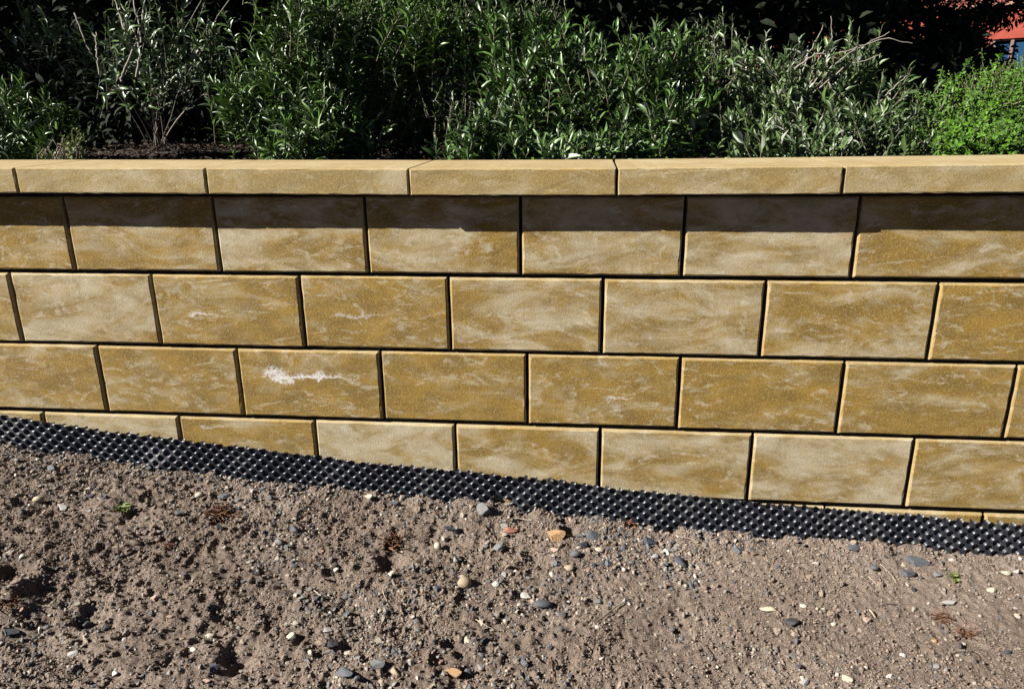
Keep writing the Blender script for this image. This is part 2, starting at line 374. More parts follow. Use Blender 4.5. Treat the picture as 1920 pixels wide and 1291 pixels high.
# ------------------------------------------------------------------ retaining wall
def block_mesh(name, W, H, D, ch, seed, nseg=16, rough=0.0009, top_ch=None):
    """block with chamfered, slightly chipped front edges; origin at centre of front face; front is y=0 facing -y"""
    r = np.random.default_rng(seed)
    nx = nseg; nz = max(4, int(nseg*H/W))
    def loop(w, h, y, j, jy=0.0):
        pts = []
        for i in range(nx): pts.append((-w+2*w*i/nx, -h))
        for i in range(nz): pts.append((w, -h+2*h*i/nz))
        for i in range(nx): pts.append((w-2*w*i/nx, h))
        for i in range(nz): pts.append((-w, h-2*h*i/nz))
        a = np.array(pts); n = len(a)
        jit = r.normal(0, j, (n, 2))
        chip = (r.random(n) < 0.07)*r.random(n)*j*4
        inward = -a/np.linalg.norm(a, axis=1)[:, None]
        a = a + jit + inward*chip[:, None]
        return np.c_[a[:, 0], np.full(n, y)+r.normal(0, jy, n), a[:, 1]]
    L0 = loop(W/2-ch, H/2-ch, 0.0, rough, 0.0002)
    L1 = loop(W/2-ch*0.3, H/2-ch*0.3, ch*0.5, rough*0.8)
    L2 = loop(W/2, H/2, ch*1.25, rough*0.5)
    L3 = loop(W/2, H/2, D, 0.0)
    n = len(L0); V = np.concatenate([L0, L1, L2, L3]); quads = []
    for k in range(3):
        for i in range(n):
            quads.append((k*n+i, (k+1)*n+i, (k+1)*n+(i+1) % n, k*n+(i+1) % n))
    me = bpy.data.meshes.new(name)
    faces = [tuple(x) for x in quads] + [tuple(range(n)), tuple(range(4*n-1, 3*n-1, -1))]
    me.from_pydata([tuple(v) for v in V], [], faces); me.update()
    at = me.attributes.new('edge', 'FLOAT', 'POINT')
    at.data.foreach_set('value', np.concatenate([np.zeros(n), np.ones(3*n)]).astype(np.float32))
    me.materials.append(M['block'])
    return me

wall = tag(empty('retaining_wall', (0, 0.0, -0.95)), 'ochre concrete block retaining wall with overhanging coping stones', 'wall')
BM = [block_mesh('block', 0.3945, 0.1940, 0.15, 0.0050, 100+i, 16, 0.0006) for i in range(6)]
def put_block(name, me, x, z, y=0.0, pale=0.3, bloom=(0, 0, 0, 0.1), sx=1.0, rz=0.0, ry=0.0):
    o = link(name, me, None, wall); o.location = (x, y, z+0.95); o.scale = (sx, 1, 1); o.rotation_euler = (0, ry, rz)
    o['pale'] = float(pale); o['calm'] = 1.0 if name == 'coping_stone' else 0.0; o['bloom'] = float(bloom[0]); o['bloom_u'] = float(bloom[1]); o['bloom_v'] = float(bloom[2]); o['bloom_w'] = float(bloom[3])
    return o
# joints measured along each course, with how pale each block is (starting left of the picture)
courses = [
    (-0.1065, [-2.21, -1.806, -1.4035, -0.995, -0.596, -0.203, 0.1965, 0.600, 1.003, 1.406, 1.81],
     [.3, .08, .42, .70, .48, .62, .74, .33, .2, .3], {}),
    (-0.3115, [-2.41, -2.006, -1.6025, -1.1945, -0.786, -0.390, 0.0045, 0.4025, 0.806, 1.21, 1.61],
     [.3, .25, .66, .22, .10, .60, .66, .42, .06, .3], {3: (0.6, -0.07, -0.012, 0.055), 4: (0.40, -0.05, -0.012, 0.085)}),
    (-0.5155, [-2.19, -1.79, -1.388, -0.983, -0.583, -0.1885, 0.207, 0.6125, 1.020, 1.424, 1.82],
     [.3, .30, .16, .14, .10, .22, -.05, .18, .2, .3], {3: (0.80, -0.005, 0.02, 0.16), 5: (0.5, 0.05, -0.02, 0.05)}),
    (-0.7215, [-2.40, -1.996, -1.592, -1.181, -0.783, -0.387, 0.007, 0.405, 0.810, 1.214, 1.61],
     [.3, .4, .62, .22, .80, .55, .58, .82, .50, .4], {3: (.4, -.1, .07, .05)}),
    (-0.9285, [-2.21, -1.80, -1.398, -0.992, -0.593, -0.20, 0.206, 0.610, 1.013, 1.417, 1.82],
     [.4]*4+[.6, .6, .6, .75, .7, .5], {}),
]
for z, js, pl, bl in courses:
    for i in range(len(js)-1):
        wd = js[i+1]-js[i]
        put_block('block', random.choice(BM), (js[i]+js[i+1])/2, z+random.uniform(-.001, .001), random.uniform(-.0018, .0018), pl[i],
                  bl.get(i, (0, 0, 0, 0.1)), (wd-0.0085)/0.3945, random.gauss(0, .0015), random.gauss(0, .0012))
# coping stones: front top edge bevelled, oversailing the face by 6 cm
def coping_mesh(seed):
    W, H, D = 0.496, 0.062, 0.30
    me0 = block_mesh('coping_stone', W, H, D, 0.0028, seed, 22, 0.0006)
    return me0
CM = [coping_mesh(200+i) for i in range(4)]
cjx = [-2.475, -1.974, -1.473, -0.971, -0.464, 0.029, 0.535, 1.035, 1.536]
cz = [0.010, 0.009, 0.007, 0.004, 0.0005, 0.0, 0.003, 0.0065, 0.010]
for i in range(len(cjx)-1):
    xa, xb = cjx[i], cjx[i+1]
    rz = [0, 0, -.003, .004, .006, -.004, -.010, -.014][i]
    put_block('coping_stone', CM[i % 4], (xa+xb)/2, (cz[i]+cz[i+1])/2+0.031, -0.060+[0, 0, 0, .001, -.001, 0, .001, .002][i],
              [.4, .4, .52, .50, .45, .58, .62, .48][i], (0, 0, 0, .1), (xb-xa-0.006)/0.496, rz, -math.atan2(cz[i+1]-cz[i], xb-xa))
# hearting behind the blocks
V = np.array([(x, y, z) for x in (-2.3, 1.7) for y in (0.06, 0.24) for z in (-1.15, -0.002)], float)
F = np.array([(0, 1, 3, 2), (4, 6, 7, 5), (0, 4, 5, 1), (2, 3, 7, 6), (1, 5, 7, 3), (0, 2, 6, 4)])
o = link('core', np_mesh('core', V, [F], False), M['core'], wall); o.location = (0, 0, 0.95)

# ------------------------------------------------------------------ dimpled drainage membrane
TX = np.array([-2.2, -1.706, -1.579, -1.42, -1.167, -0.92, -0.714, -0.387, -0.171, 0.007, 0.223, 0.629, 0.819, 1.094, 1.6])
TZ = np.array([-0.56, -0.621, -0.641, -0.660, -0.680, -0.707, -0.729, -0.748, -0.767, -0.782, -0.799, -0.822, -0.832, -0.842, -0.865])
st = 0.00165
S = np.arange(-1.9, 1.42, st); T = np.arange(0, 0.155, st)
SS, TT = np.meshgrid(S, T, indexing='ij')
pitch, rowp, rad, dep = 0.0316, 0.0160, 0.0092, 0.0110
arc = SS*1.003+0.005*vnoise(SS, TT, 0.35, 6)+0.0015*vnoise(SS, TT, 0.08, 2)
t2 = TT+0.0045+0.004*vnoise(SS, TT, 0.45, 3)+0.0014*vnoise(SS, TT, 0.07, 4)
best = np.full(SS.shape, 9.0)
for par in (0, 1):
    ku = np.round((arc/pitch)-0.5*par)+0.5*par
    kv = np.round((t2/rowp-par)/2)*2+par
    best = np.minimum(best, np.hypot(arc-ku*pitch, (t2-kv*rowp)*1.0))
cup = sstep(rad*1.06, rad*0.66, best)
topz = np.interp(SS, TX, TZ)
for d in (.03, .06): topz = (topz+np.interp(SS-d, TX, TZ)+np.interp(SS+d, TX, TZ))/3
topz = topz + 0.0022*vnoise(SS, 0*SS, 0.09, 5) + 0.0012*vnoise(SS, 0*SS, 0.021, 6)
yy = -0.0135 - 0.010*(0.5+0.5*vnoise(SS, TT, 0.30, 1)) - 0.010*(0.5+0.5*vnoise(SS, TT*0.6, 0.10, 2)) + dep*cup - 0.05*np.clip(TT-0.03, 0, 1)
yy -= 0.016*np.exp(-((SS+1.23)/0.05)**2)*sstep(0.02, 0.09, TT)          # buckle beside the clod
yy -= 0.012*np.exp(-((SS+0.20)/0.04)**2)*sstep(0.02, 0.09, TT)
V = np.stack([SS, yy, topz-TT], -1).reshape(-1, 3)
nT = len(T); idx = np.arange(SS.size).reshape(SS.shape)
q = np.stack([idx[:-1, :-1], idx[:-1, 1:], idx[1:, 1:], idx[1:, :-1]], -1).reshape(-1, 4)
c0 = V[q].mean(1)
tear = (np.abs((c0[:, 0]+0.262)/0.030 + 0.9*(c0[:, 2]+0.838)/0.02*0.5) + np.abs((c0[:, 2]+0.838)/0.020) < 1.0)
tear2 = (np.abs((c0[:, 0]-0.215)/0.035) + np.abs((c0[:, 2]+0.912)/0.016) < 1.0)
edge = (c0[:, 2] > np.interp(c0[:, 0], TX, TZ)-0.0035) & (vnoise(c0[:, 0], 0*c0[:, 0], 0.012, 4) > 0.45)
q = q[~(tear | tear2 | edge)]
mo = link('drainage_membrane', np_mesh('drainage_membrane', V, [q]), M['membrane'])
tag(mo, 'black dimpled plastic drainage sheet running along the foot of the block wall', 'drainage sheet')

# ------------------------------------------------------------------ gravel, crumbs and stones
def ico(level):
    t = (1+5**.5)/2
    v = np.array([(-1, t, 0), (1, t, 0), (-1, -t, 0), (1, -t, 0), (0, -1, t), (0, 1, t), (0, -1, -t), (0, 1, -t), (t, 0, -1), (t, 0, 1), (-t, 0, -1), (-t, 0, 1)], float)
    f = [(0, 11, 5), (0, 5, 1), (0, 1, 7), (0, 7, 10), (0, 10, 11), (1, 5, 9), (5, 11, 4), (11, 10, 2), (10, 7, 6), (7, 1, 8), (3, 9, 4), (3, 4, 2), (3, 2, 6), (3, 6, 8), (3, 8, 9), (4, 9, 5), (2, 4, 11), (6, 2, 10), (8, 6, 7), (9, 8, 1)]
    v = [tuple(a/np.linalg.norm(a)) for a in v]
    for _ in range(level):
        cache = {}; nf = []
        def mid(a, b):
            k = (min(a, b), max(a, b))
            if k not in cache:
                p = np.array(v[a])+np.array(v[b]); v.append(tuple(p/np.linalg.norm(p))); cache[k] = len(v)-1
            return cache[k]
        for a, b, c in f:
            x, y, z = mid(a, b), mid(b, c), mid(c, a)
            nf += [(a, x, z), (b, y, x), (c, z, y), (x, y, z)]
        f = nf
    return np.array(v), np.array(f)
I0, F0 = ico(0); I1, F1 = ico(1)
O0 = np.array([(1, 0, 0), (-1, 0, 0), (0, 1, 0), (0, -1, 0), (0, 0, 1), (0, 0, -1)], float)
OF = np.array([(0, 2, 4), (2, 1, 4), (1, 3, 4), (3, 0, 4), (2, 0, 5), (1, 2, 5), (3, 1, 5), (0, 3, 5)])
def angular(n, base, cuts, r):
    """n stone shapes: sphere points clipped by random planes -> facetted stones"""
    P = np.repeat(base[None], n, 0).copy()
    for _ in range(cuts):
        d = r.normal(size=(n, 3)); d /= np.linalg.norm(d, axis=1)[:, None]
        h = r.uniform(0.35, 0.80, n)
        over = np.einsum('nvk,nk->nv', P, d)-h[:, None]
        P -= np.clip(over, 0, None)[..., None]*d[:, None]
    return P
def rotm(n, r):
    a = r.normal(size=(n, 4)); a /= np.linalg.norm(a, axis=1)[:, None]
    w_, x, y, z = a.T
    return np.stack([1-2*(y*y+z*z), 2*(x*y-z*w_), 2*(x*z+y*w_), 2*(x*y+z*w_), 1-2*(x*x+z*z), 2*(y*z-x*w_), 2*(x*z-y*w_), 2*(y*z+x*w_), 1-2*(x*x+y*y)], -1).reshape(n, 3, 3)
PAL = np.array([(.105, .115, .135), (.165, .17, .18), (.25, .245, .235), (.36, .31, .25), (.50, .44, .35), (.60, .55, .47), (.40, .24, .17), (.055, .06, .075), (.30, .24, .18)])
PW = np.array([.17, .17, .14, .16, .09, .05, .04, .08, .10])
def scatter(n, smin, smax, power, base, faces, cuts, dens, colour, sink, name, flat=(0.45, 0.95), smooth=False, seed=0):
    r = np.random.default_rng(seed)
    x = r.uniform(-1.80, 1.36, n*3); y = -0.005-r.uniform(0, 1.0, n*3)**1.0*1.0
    keep = r.random(n*3) < dens(x, y)
    # leave out what the frame cannot see
    keep &= (np.abs(x+0.0-(-0.1)) < 0.98+0.78*(1+y)*1.0)
    x, y = x[keep][:n], y[keep][:n]; n = len(x)
    u = r.random(n); s = (smin**(1-power)+(smax**(1-power)-smin**(1-power))*u)**(1/(1-power))
    P = angular(n, base, cuts, r) if cuts else np.repeat(base[None], n, 0)*(1+r.normal(0, .17, (n, len(base), 1)))
    P = P*np.stack([r.uniform(.75, 1.3, n), r.uniform(.7, 1.1, n), r.uniform(*flat, n)], -1)[:, None]
    R = rotm(n, r); half = r.random(n) < 0.6
    a = r.uniform(0, 6.28, n); tl = r.normal(0, .3, n)
    Rz = np.zeros((n, 3, 3)); Rz[:, 0, 0] = np.cos(a); Rz[:, 0, 1] = -np.sin(a); Rz[:, 1, 0] = np.sin(a); Rz[:, 1, 1] = np.cos(a); Rz[:, 2, 2] = 1; Rz[:, 2, 0] = tl
    R = np.where(half[:, None, None], Rz, R)
    P = np.einsum('nij,nvj->nvi', R, P)*s[:, None, None]
    c = np.stack([x, y, gh(x, y)+s*sink], -1)
    V = (P+c[:, None]).reshape(-1, 3)
    Fs = (faces[None]+(np.arange(n)*len(base))[:, None, None]).reshape(-1, 3)
    C = np.repeat(colour(n, r, x, y, s), len(base), 0)
    return V, Fs, C
def dens_gravel(x, y):
    g = 0.20+1.1*np.exp(-(((x-0.12)/0.26)**2+((y+0.12)/0.13)**2)) + 0.35*sstep(0.15, -0.3, x)
    g = g*(0.25+0.75*sstep(-0.25, 0.35, vnoise(x, y, 0.16, 6)))
    return np.clip(g+0.20*np.exp(-((y+0.03)/0.04)**2), 0, 1)
def col_gravel(n, r, x, y, s):
    c = PAL[r.choice(len(PAL), n, p=PW/PW.sum())]*r.uniform(.75, 1.25, (n, 1))
    return np.c_[c, np.ones(n)]
A = scatter(17000, 0.0017, 0.0060, 2.2, I0, F0, 3, dens_gravel, col_gravel, 0.25, 'a', seed=1)
B = scatter(2300, 0.0046, 0.0100, 2.5, I1, F1, 9, dens_gravel, col_gravel, 0.25, 'b', seed=2)
V = np.concatenate([A[0], B[0]]); Fc = np.concatenate([A[1], B[1]+len(A[0])]); C = np.concatenate([A[2], B[2]])
o = link('gravel', np_mesh('gravel', V, [Fc], False, {'stone_colour': C}), M['pebble'])
tag(o, 'fine loose grey and tan gravel strewn over the sandy soil', 'gravel', kind='stuff')
def dens_crumb(x, y):
    g = 0.6+0.4*sstep(0.4, -0.3, x)
    return np.clip(g*(0.3+0.7*sstep(-0.3, 0.3, vnoise(x, y, 0.13, 3)))+0.8*np.exp(-((y+0.03)/0.035)**2), 0, 1)
def col_crumb(n, r, x, y, s):
    k = r.uniform(.80, 1.18, (n, 1)); return np.c_[k, k*r.uniform(.97, 1.0, (n, 1)), k*r.uniform(.93, 1.0, (n, 1)), np.ones(n)]
A = scatter(95000, 0.0011, 0.0055, 2.7, O0, OF, 0, dens_crumb, col_crumb, 0.30, 'c', (0.6, 1.0), seed=3)
B = scatter(420, 0.0050, 0.0110, 2.6, I1, F1, 0, dens_crumb, col_crumb, 0.2, 'd', (0.6, 0.9), seed=4)
V = np.concatenate([A[0], B[0]]); Fc = np.concatenate([A[1], B[1]+len(A[0])]); C = np.concatenate([A[2], B[2]])
o = link('soil_crumbs', np_mesh('soil_crumbs', V, [Fc], False, {'shade': C}), M['crumb'])
tag(o, 'loose crumbs and small clods of dry sandy soil', 'soil', kind='stuff')

# single stones one can point to: px, py, width, height (photo pixels), colour, kind, label
NAVY = (.050, .058, .080); SLATE = (.105, .115, .135); GREY = (.20, .20, .205); PALE = (.42, .41, .39)
CREAM = (.56, .50, .39); WHITE = (.68, .64, .57); TAN = (.46, .36, .24); ORNG = (.50, .30, .14); RUST = (.34, .13, .07); PINK = (.46, .31, .25); BROWN = (.22, .15, .11); BLACK = (.028, .03, .038)
stones = [
    (693, 930, 17, 22, CREAM, 'a', 'cream angular stone leaning at the foot of the drainage sheet'),
    (740, 942, 18, 15, NAVY, 'a', 'dark blue stone just right of the leaning cream stone'),
    (911, 960, 30, 36, GREY, 'a', 'large grey angular stone under the tear in the drainage sheet'),
    (845, 993, 27, 15, NAVY, 'r', 'dark oblong stone with two cream pebbles below it'),
    (834, 1008, 13, 12, CREAM, 'a', 'small cream pebble touching the dark oblong stone'),
    (821, 1022, 13, 23, CREAM, 'r', 'tall cream pebble below the dark oblong stone'),
    (933, 1024, 23, 23, GREY, 'a', 'mid grey angular stone below the rust coloured chip'),
    (944, 986, 15, 15, PALE, 'a', 'light grey chip left of the rust coloured chip'),
    (958, 998, 22, 14, RUST, 'a', 'rust red chip near the torn drainage sheet'),
    (1042, 1002, 34, 32, ORNG, 'a', 'large orange tan flat stone below the drainage sheet'),
    (1039, 1028, 15, 13, PINK, 'a', 'peach chip directly below the large orange tan stone'),
    (1113, 1004, 38, 23, SLATE, 'a', 'broad dark grey stone right of the orange tan stone'),
    (1094, 1021, 20, 18, NAVY, 'a', 'dark stone tucked under the broad dark grey stone'),
    (1216, 1014, 27, 29, NAVY, 'a', 'big blocky navy stone close to the drainage sheet'),
    (1239, 1019, 13, 13, PINK, 'a', 'small salmon stone squeezed between navy and white stones'),
    (1252, 1033, 24, 21, WHITE, 'a', 'white angular stone beside the big navy stone'),
    (1275, 1050, 27, 19, NAVY, 'a', 'navy triangular stone below the white angular stone'),
    (1226, 1040, 16, 11, PALE, 'a', 'pale grey chip left of the white angular stone'),
    (1078, 1040, 21, 17, SLATE, 'r', 'rounded bluish grey pebble above the tan pebble'),
    (1045, 1055, 25, 17, SLATE, 'a', 'slate wedge left of the rounded tan pebble'),
    (1066, 1064, 21, 19, TAN, 'r', 'rounded tan pebble in the dense gravel patch'),
    (1124, 1034, 16, 10, CREAM, 'r', 'small flat cream pebble under the broad dark grey stone'),
    (1187, 1053, 21, 18, GREY, 'a', 'mid grey stone between the gravel patch and the navy triangle'),
    (1141, 1056, 22, 17, SLATE, 'a', 'dark slate stone in the middle of the gravel patch'),
    (855, 1047, 12, 23, PALE, 'a', 'light grey upright splinter above the tan triangular pebble'),
    (870, 1088, 27, 29, TAN, 'r', 'smooth tan triangular pebble, the largest of its colour mid picture'),
    (822, 1101, 20, 16, SLATE, 'a', 'bluish grey stone left of the tan triangular pebble'),
    (930, 1092, 16, 15, WHITE, 'r', 'round white pebble right of the tan triangular pebble'),
    (984, 1115, 22, 14, WHITE, 'a', 'flat white chip above left of the wide rounded bluish stone'),
    (1018, 1130, 34, 20, SLATE, 'r', 'wide rounded bluish stone left of the dark twig'),
    (1051, 1177, 11, 12, SLATE, 'r', 'small bluish pebble below the wide rounded bluish stone'),
    (875, 1193, 13, 24, CREAM, 'a', 'cream upright splinter with a long shadow beside a navy pebble'),
    (907, 1198, 19, 17, NAVY, 'r', 'navy pebble in the shadow of the cream splinter'),
    (850, 1258, 33, 28, ORNG, 'a', 'large orange stone near the bottom edge'),
    (742, 1256, 20, 14, TAN, 'r', 'oval tan pebble lying flat near the bottom edge'),
    (715, 1274, 11, 20, TAN, 'r', 'oval tan pebble standing upright at the bottom edge'),
    (706, 1243, 30, 25, GREY, 'a', 'big grey stone left of the oval tan pebbles'),
    (648, 1256, 39, 22, SLATE, 'a', 'wide rough dark grey stone near the bottom edge'),
    (545, 1190, 20, 22, CREAM, 'a', 'cream angular stone in the lower left middle'),
    (614, 1176, 20, 17, PALE, 'a', 'pale grey stone above the black lump'),
    (624, 1206, 24, 26, BLACK, 'a', 'black lump of stone above the wide rough grey stone'),
    (650, 1221, 19, 10, CREAM, 'a', 'cream wedge right of the black lump'),
    (628, 1066, 14, 10, WHITE, 'r', 'whitish oval pebble left of the withered dark weed'),
    (552, 990, 17, 18, SLATE, 'a', 'bluish grey stone above a pale grey one, left of centre'),
    (525, 1014, 17, 17, GREY, 'r', 'round grey stone casting a shadow to the right, left of centre'),
    (983, 1240, 15, 22, SLATE, 'a', 'flat slate flake at the bottom, right of the orange stone'),
    (400, 1250, 18, 28, SLATE, 'a', 'upright slate triangle in the lower left'),
    (365, 1215, 14, 14, WHITE, 'a', 'white chip above the upright slate triangle'),
    (290, 1120, 14, 22, PINK, 'a', 'pinkish stone standing in the left foreground'),
    (158, 1149, 18, 17, SLATE, 'r', 'bluish stone at the edge of a dark hollow, left foreground'),
    (88, 1174, 13, 11, SLATE, 'r', 'small bluish pebble in the far left foreground'),
    (136, 1225, 21, 16, PALE, 'a', 'pale grey stone in the lower left corner area'),
    (217, 1264, 14, 13, WHITE, 'a', 'whitish stone at the lower left bottom edge'),
    (387, 1275, 16, 14, PINK, 'a', 'pink chip below the upright slate triangle'),
    (15, 1181, 34, 18, SLATE, 'a', 'flat dark slab at the left picture edge'),
    (453, 1079, 18, 11, SLATE, 'a', 'flat bluish stone left of the withered dark weed'),
    (336, 960, 14, 18, SLATE, 'a', 'bluish stone between the green seedling and the rusty weed'),
    (410, 988, 16, 13, NAVY, 'a', 'dark stone below the rusty weed at left'),
    (72, 933, 20, 16, TAN, 'r', 'brownish tan stone at far left below the sheet'),
    (115, 946, 23, 9, PALE, 'r', 'flat pale stone right of the brownish tan stone at far left'),
    (167, 920, 12, 9, CREAM, 'r', 'small cream pebble above the green seedling'),
    (373, 926, 15, 13, CREAM, 'r', 'cream pebble near the sheet at left'),
    (420, 925, 25, 17, SLATE, 'a', 'bluish grey stone near the sheet at left'),
    (446, 931, 14, 13, GREY, 'a', 'grey wedge right of the bluish stone near the sheet'),
    (101, 876, 22, 14, SLATE, 'a', 'bluish stone against the sheet at far left'),
    (1171, 1123, 10, 12, WHITE, 'r', 'white pebble at the upper end of the dark twig'),
    (1120, 1173, 10, 11, WHITE, 'r', 'white pebble at the lower end of the dark twig'),
    (1480, 1163, 31, 16, BLACK, 'r', 'black oblong stone beside the curled dry leaf'),
    (1357, 1017, 25, 13, NAVY, 'a', 'navy flat stone against the sheet right of centre'),
    (1386, 1031, 38, 16, SLATE, 'a', 'long dark grey stone right of the navy flat stone'),
    (1413, 1036, 13, 12, BROWN, 'a', 'brown chip at the right end of the long dark grey stone'),
    (1605, 1024, 40, 16, SLATE, 'a', 'long layered dark stone touching the sheet on the right'),
    (1718, 1050, 42, 18, SLATE, 'a', 'long dark slate slanting in the right gravel'),
    (1735, 1050, 13, 11, PINK, 'a', 'salmon chip on the right end of the long slanting slate'),
    (1701, 1073, 26, 19, SLATE, 'a', 'dark blocky stone below the long slanting slate'),
    (1757, 1075, 17, 17, GREY, 'a', 'grey stone left of the green weed tuft'),
    (1637, 1063, 17, 15, SLATE, 'r', 'small dark round stone left of the blocky one at right'),
    (1650, 1092, 14, 13, BROWN, 'r', 'brown round pebble in the right gravel'),
    (1530, 1054, 14, 12, WHITE, 'a', 'whitish chip near the sheet at right'),
    (1714, 1104, 14, 14, BLACK, 'a', 'small black stone in the sand at right'),
    (1885, 1072, 18, 12, CREAM, 'r', 'cream pebble near the right picture edge'),
    (1906, 1073, 15, 11, WHITE, 'r', 'whitish pebble at the right picture edge'),
    (1858, 1104, 18, 12, CREAM, 'a', 'cream chip in the sand near the right edge'),
    (1506, 1134, 13, 11, WHITE, 'a', 'whitish chip above the black oblong stone'),
    (1545, 1141, 16, 12, CREAM, 'a', 'cream chip right of the black oblong stone'),
    (1625, 1160, 16, 15, PINK, 'a', 'pinkish stone in the sand right of centre'),
    (1562, 1168, 13, 10, CREAM, 'r', 'cream pebble lying left of the pinkish stone'),
    (1588, 1268, 18, 23, CREAM, 'a', 'cream angular stone at the bottom right'),
    (1507, 1278, 19, 14, PALE, 'a', 'pale stone at the bottom edge right of centre'),
    (1692, 1226, 12, 10, WHITE, 'r', 'white pebble left of the thin forked twig'),
    (1751, 1200, 11, 12, ORNG, 'r', 'yellow ochre pebble above the thin forked twig'),
    (1889, 1220, 15, 12, NAVY, 'a', 'dark stone near the lower right edge'),
    (1776, 1127, 30, 10, PALE, 'a', 'flat pale splinter in the sand at right'),
]
stone_variants = {'a': [], 'r': []}
I2, F2 = ico(2)
for k in range(9):
    r = np.random.default_rng(500+k)
    P = angular(1, I2, 14, r)[0]; P /= np.abs(P).max(0)
    P += r.normal(0, .018, P.shape)
    stone_variants['a'].append(np_mesh('stone', P, [F2], False, {}))
    P = angular(1, I2, 4, r)[0]; P /= np.abs(P).max(0)
    mr = np_mesh('stone', P, [F2], True, {}); stone_variants['r'].append(mr)
for k in stone_variants:
    for mm in stone_variants[k]: mm.materials.append(M['stone'])
for i, (px, py, wpx, hpx, c, kind, lab) in enumerate(stones):
    p = ground_at(px, py+hpx*0.25)
    dist = float(np.dot(p-CAM, CF)); mpp = dist/FPX
    sx = wpx*mpp/2*1.08; sz = hpx*mpp/2*0.80; sy_ = 0.5*(sx+sz)
    o = link('stone', random.choice(stone_variants[kind]), None, None, (p[0], p[1], p[2]+sz*0.42))
    o.scale = (sx, sy_*0.9, sz); o.rotation_euler = (random.uniform(-.25, .25), random.uniform(-.3, .3), random.uniform(-.35, .35))
    k = random.uniform(.9, 1.1); o.color = (c[0]*k, c[1]*k, c[2]*k, 1)
    tag(o, lab, 'stone', 'stones lying on the soil')

# ------------------------------------------------------------------ tubes and twigs
class Tubes:
    def __init__(s): s.V = []; s.F = []; s.n = 0
    def add(s, pts, r0, r1, sides=5):
        pts = np.asarray(pts, float); k = len(pts)
        d = np.gradient(pts, axis=0); d /= np.linalg.norm(d, axis=1)[:, None]+1e-9
        ref = np.array([0.3, 0.9, 0.2]) if abs(d[0, 1]) < 0.85 else np.array([1., 0, 0])
        a = np.cross(d, ref); a /= np.linalg.norm(a, axis=1)[:, None]+1e-9; b = np.cross(d, a)
        rr = np.linspace(r0, r1, k); th = np.arange(sides)*2*math.pi/sides
        P = pts[:, None]+rr[:, None, None]*(a[:, None]*np.cos(th)[None, :, None]+b[:, None]*np.sin(th)[None, :, None])
        idx = np.arange(k*sides).reshape(k, sides)+s.n
        nx = np.roll(idx, -1, 1)
        s.V.append(P.reshape(-1, 3)); s.F.append(np.stack([idx[:-1], nx[:-1], nx[1:], idx[1:]], -1).reshape(-1, 4)); s.n += k*sides
    def build(s, name, mat, parent=None, off=(0, 0, 0)):
        return link(name, np_mesh(name, np.concatenate(s.V)-np.array(off), [np.concatenate(s.F)]), mat, parent)
def curve(a, b, sag=(0, 0, 0), n=7, wob=0.0, r=rng):
    t = np.linspace(0, 1, n)[:, None]; a = np.asarray(a, float); b = np.asarray(b, float)
    p = a*(1-t)+b*t+4*t*(1-t)*np.asarray(sag)
    if wob: p[1:-1] += r.normal(0, wob, (n-2, 3))
    return p
def ground_twig(name, pxs, rad, mat, label, lift=0.004, cat='twig', forks=()):
    pts = []
    for (x, y) in pxs:
        p = ground_at(x, y); p[2] += lift+random.uniform(0, .003); pts.append(p)
    pts = np.array(pts); c = pts[0].copy()
    tt = np.linspace(0, len(pts)-1, 4*len(pts)-3)
    P = np.stack([np.interp(tt, np.arange(len(pts)), pts[:, i]) for i in range(3)], -1)
    P[1:-1] += rng.normal(0, 0.0006, P[1:-1].shape)
    tb = Tubes(); tb.add(P, rad, rad*0.55, 6)
    for f in forks:
        q = np.array([ground_at(x, y)+np.array([0, 0, lift]) for x, y in f]); tb.add(curve(q[0], q[-1], (0, 0, .002), 5), rad*.7, rad*.4, 5)
    o = tb.build(name, mat, None, c); o.location = c
    return tag(o, label, cat)
ground_twig('twig', [(1118, 1170), (1136, 1158), (1152, 1145), (1169, 1132)], 0.0022, M['twig'], 'dark twig lying between two white pebbles', 0.006)
ground_twig('twig', [(1778, 1240), (1786, 1226), (1806, 1223), (1826, 1223)], 0.0011, M['trunk'], 'thin forked black twig in the sand at lower right', 0.003, forks=[[(1826, 1223), (1832, 1232)]])
ground_twig('twig', [(1320, 1210), (1332, 1228), (1345, 1250)], 0.0012, M['trunk'], 'thin dark twig pointing down right of centre', 0.003)
ground_twig('twig', [(1090, 1190), (1105, 1203), (1116, 1216)], 0.0009, M['trunk'], 'very thin dark twig below the bluish pebble', 0.002)
ground_twig('twig', [(1680, 1135), (1660, 1133), (1645, 1140)], 0.0012, M['trunk'], 'short black twig in the sand at right', 0.003)
ground_twig('straw', [(1273, 1009), (1300, 1015), (1332, 1030)], 0.0010, M['straw'], 'pale straw beside the white angular stone', 0.005, 'straw')
ground_twig('straw', [(1299, 1058), (1312, 1043), (1323, 1029)], 0.0009, M['straw'], 'pale straw slanting right of the navy triangle', 0.005, 'straw')
ground_twig('straw', [(962, 976), (972, 981), (996, 981)], 0.0012, M['straw'], 'curved white root below the torn sheet', 0.006, 'root')
ground_twig('straw', [(946, 950), (958, 949), (968, 942)], 0.0012, M['straw'], 'pale root under the tear in the sheet', 0.008, 'root')
ground_twig('straw', [(1627, 1083), (1640, 1095), (1650, 1104)], 0.0009, M['straw'], 'thin tan straw left of the brown pebble', 0.004, 'straw')
ground_twig('straw', [(1650, 1060), (1665, 1078), (1680, 1097)], 0.0009, M['straw'], 'longer tan straw right of the brown pebble', 0.005, 'straw')
ground_twig('straw', [(1629, 1147), (1641, 1161)], 0.0015, M['straw'], 'short white stick beside the pinkish stone', 0.005, 'stick')
ground_twig('straw', [(589, 1109), (602, 1118)], 0.0011, M['straw'], 'short pale straw left of the withered dark weed', 0.004, 'straw')
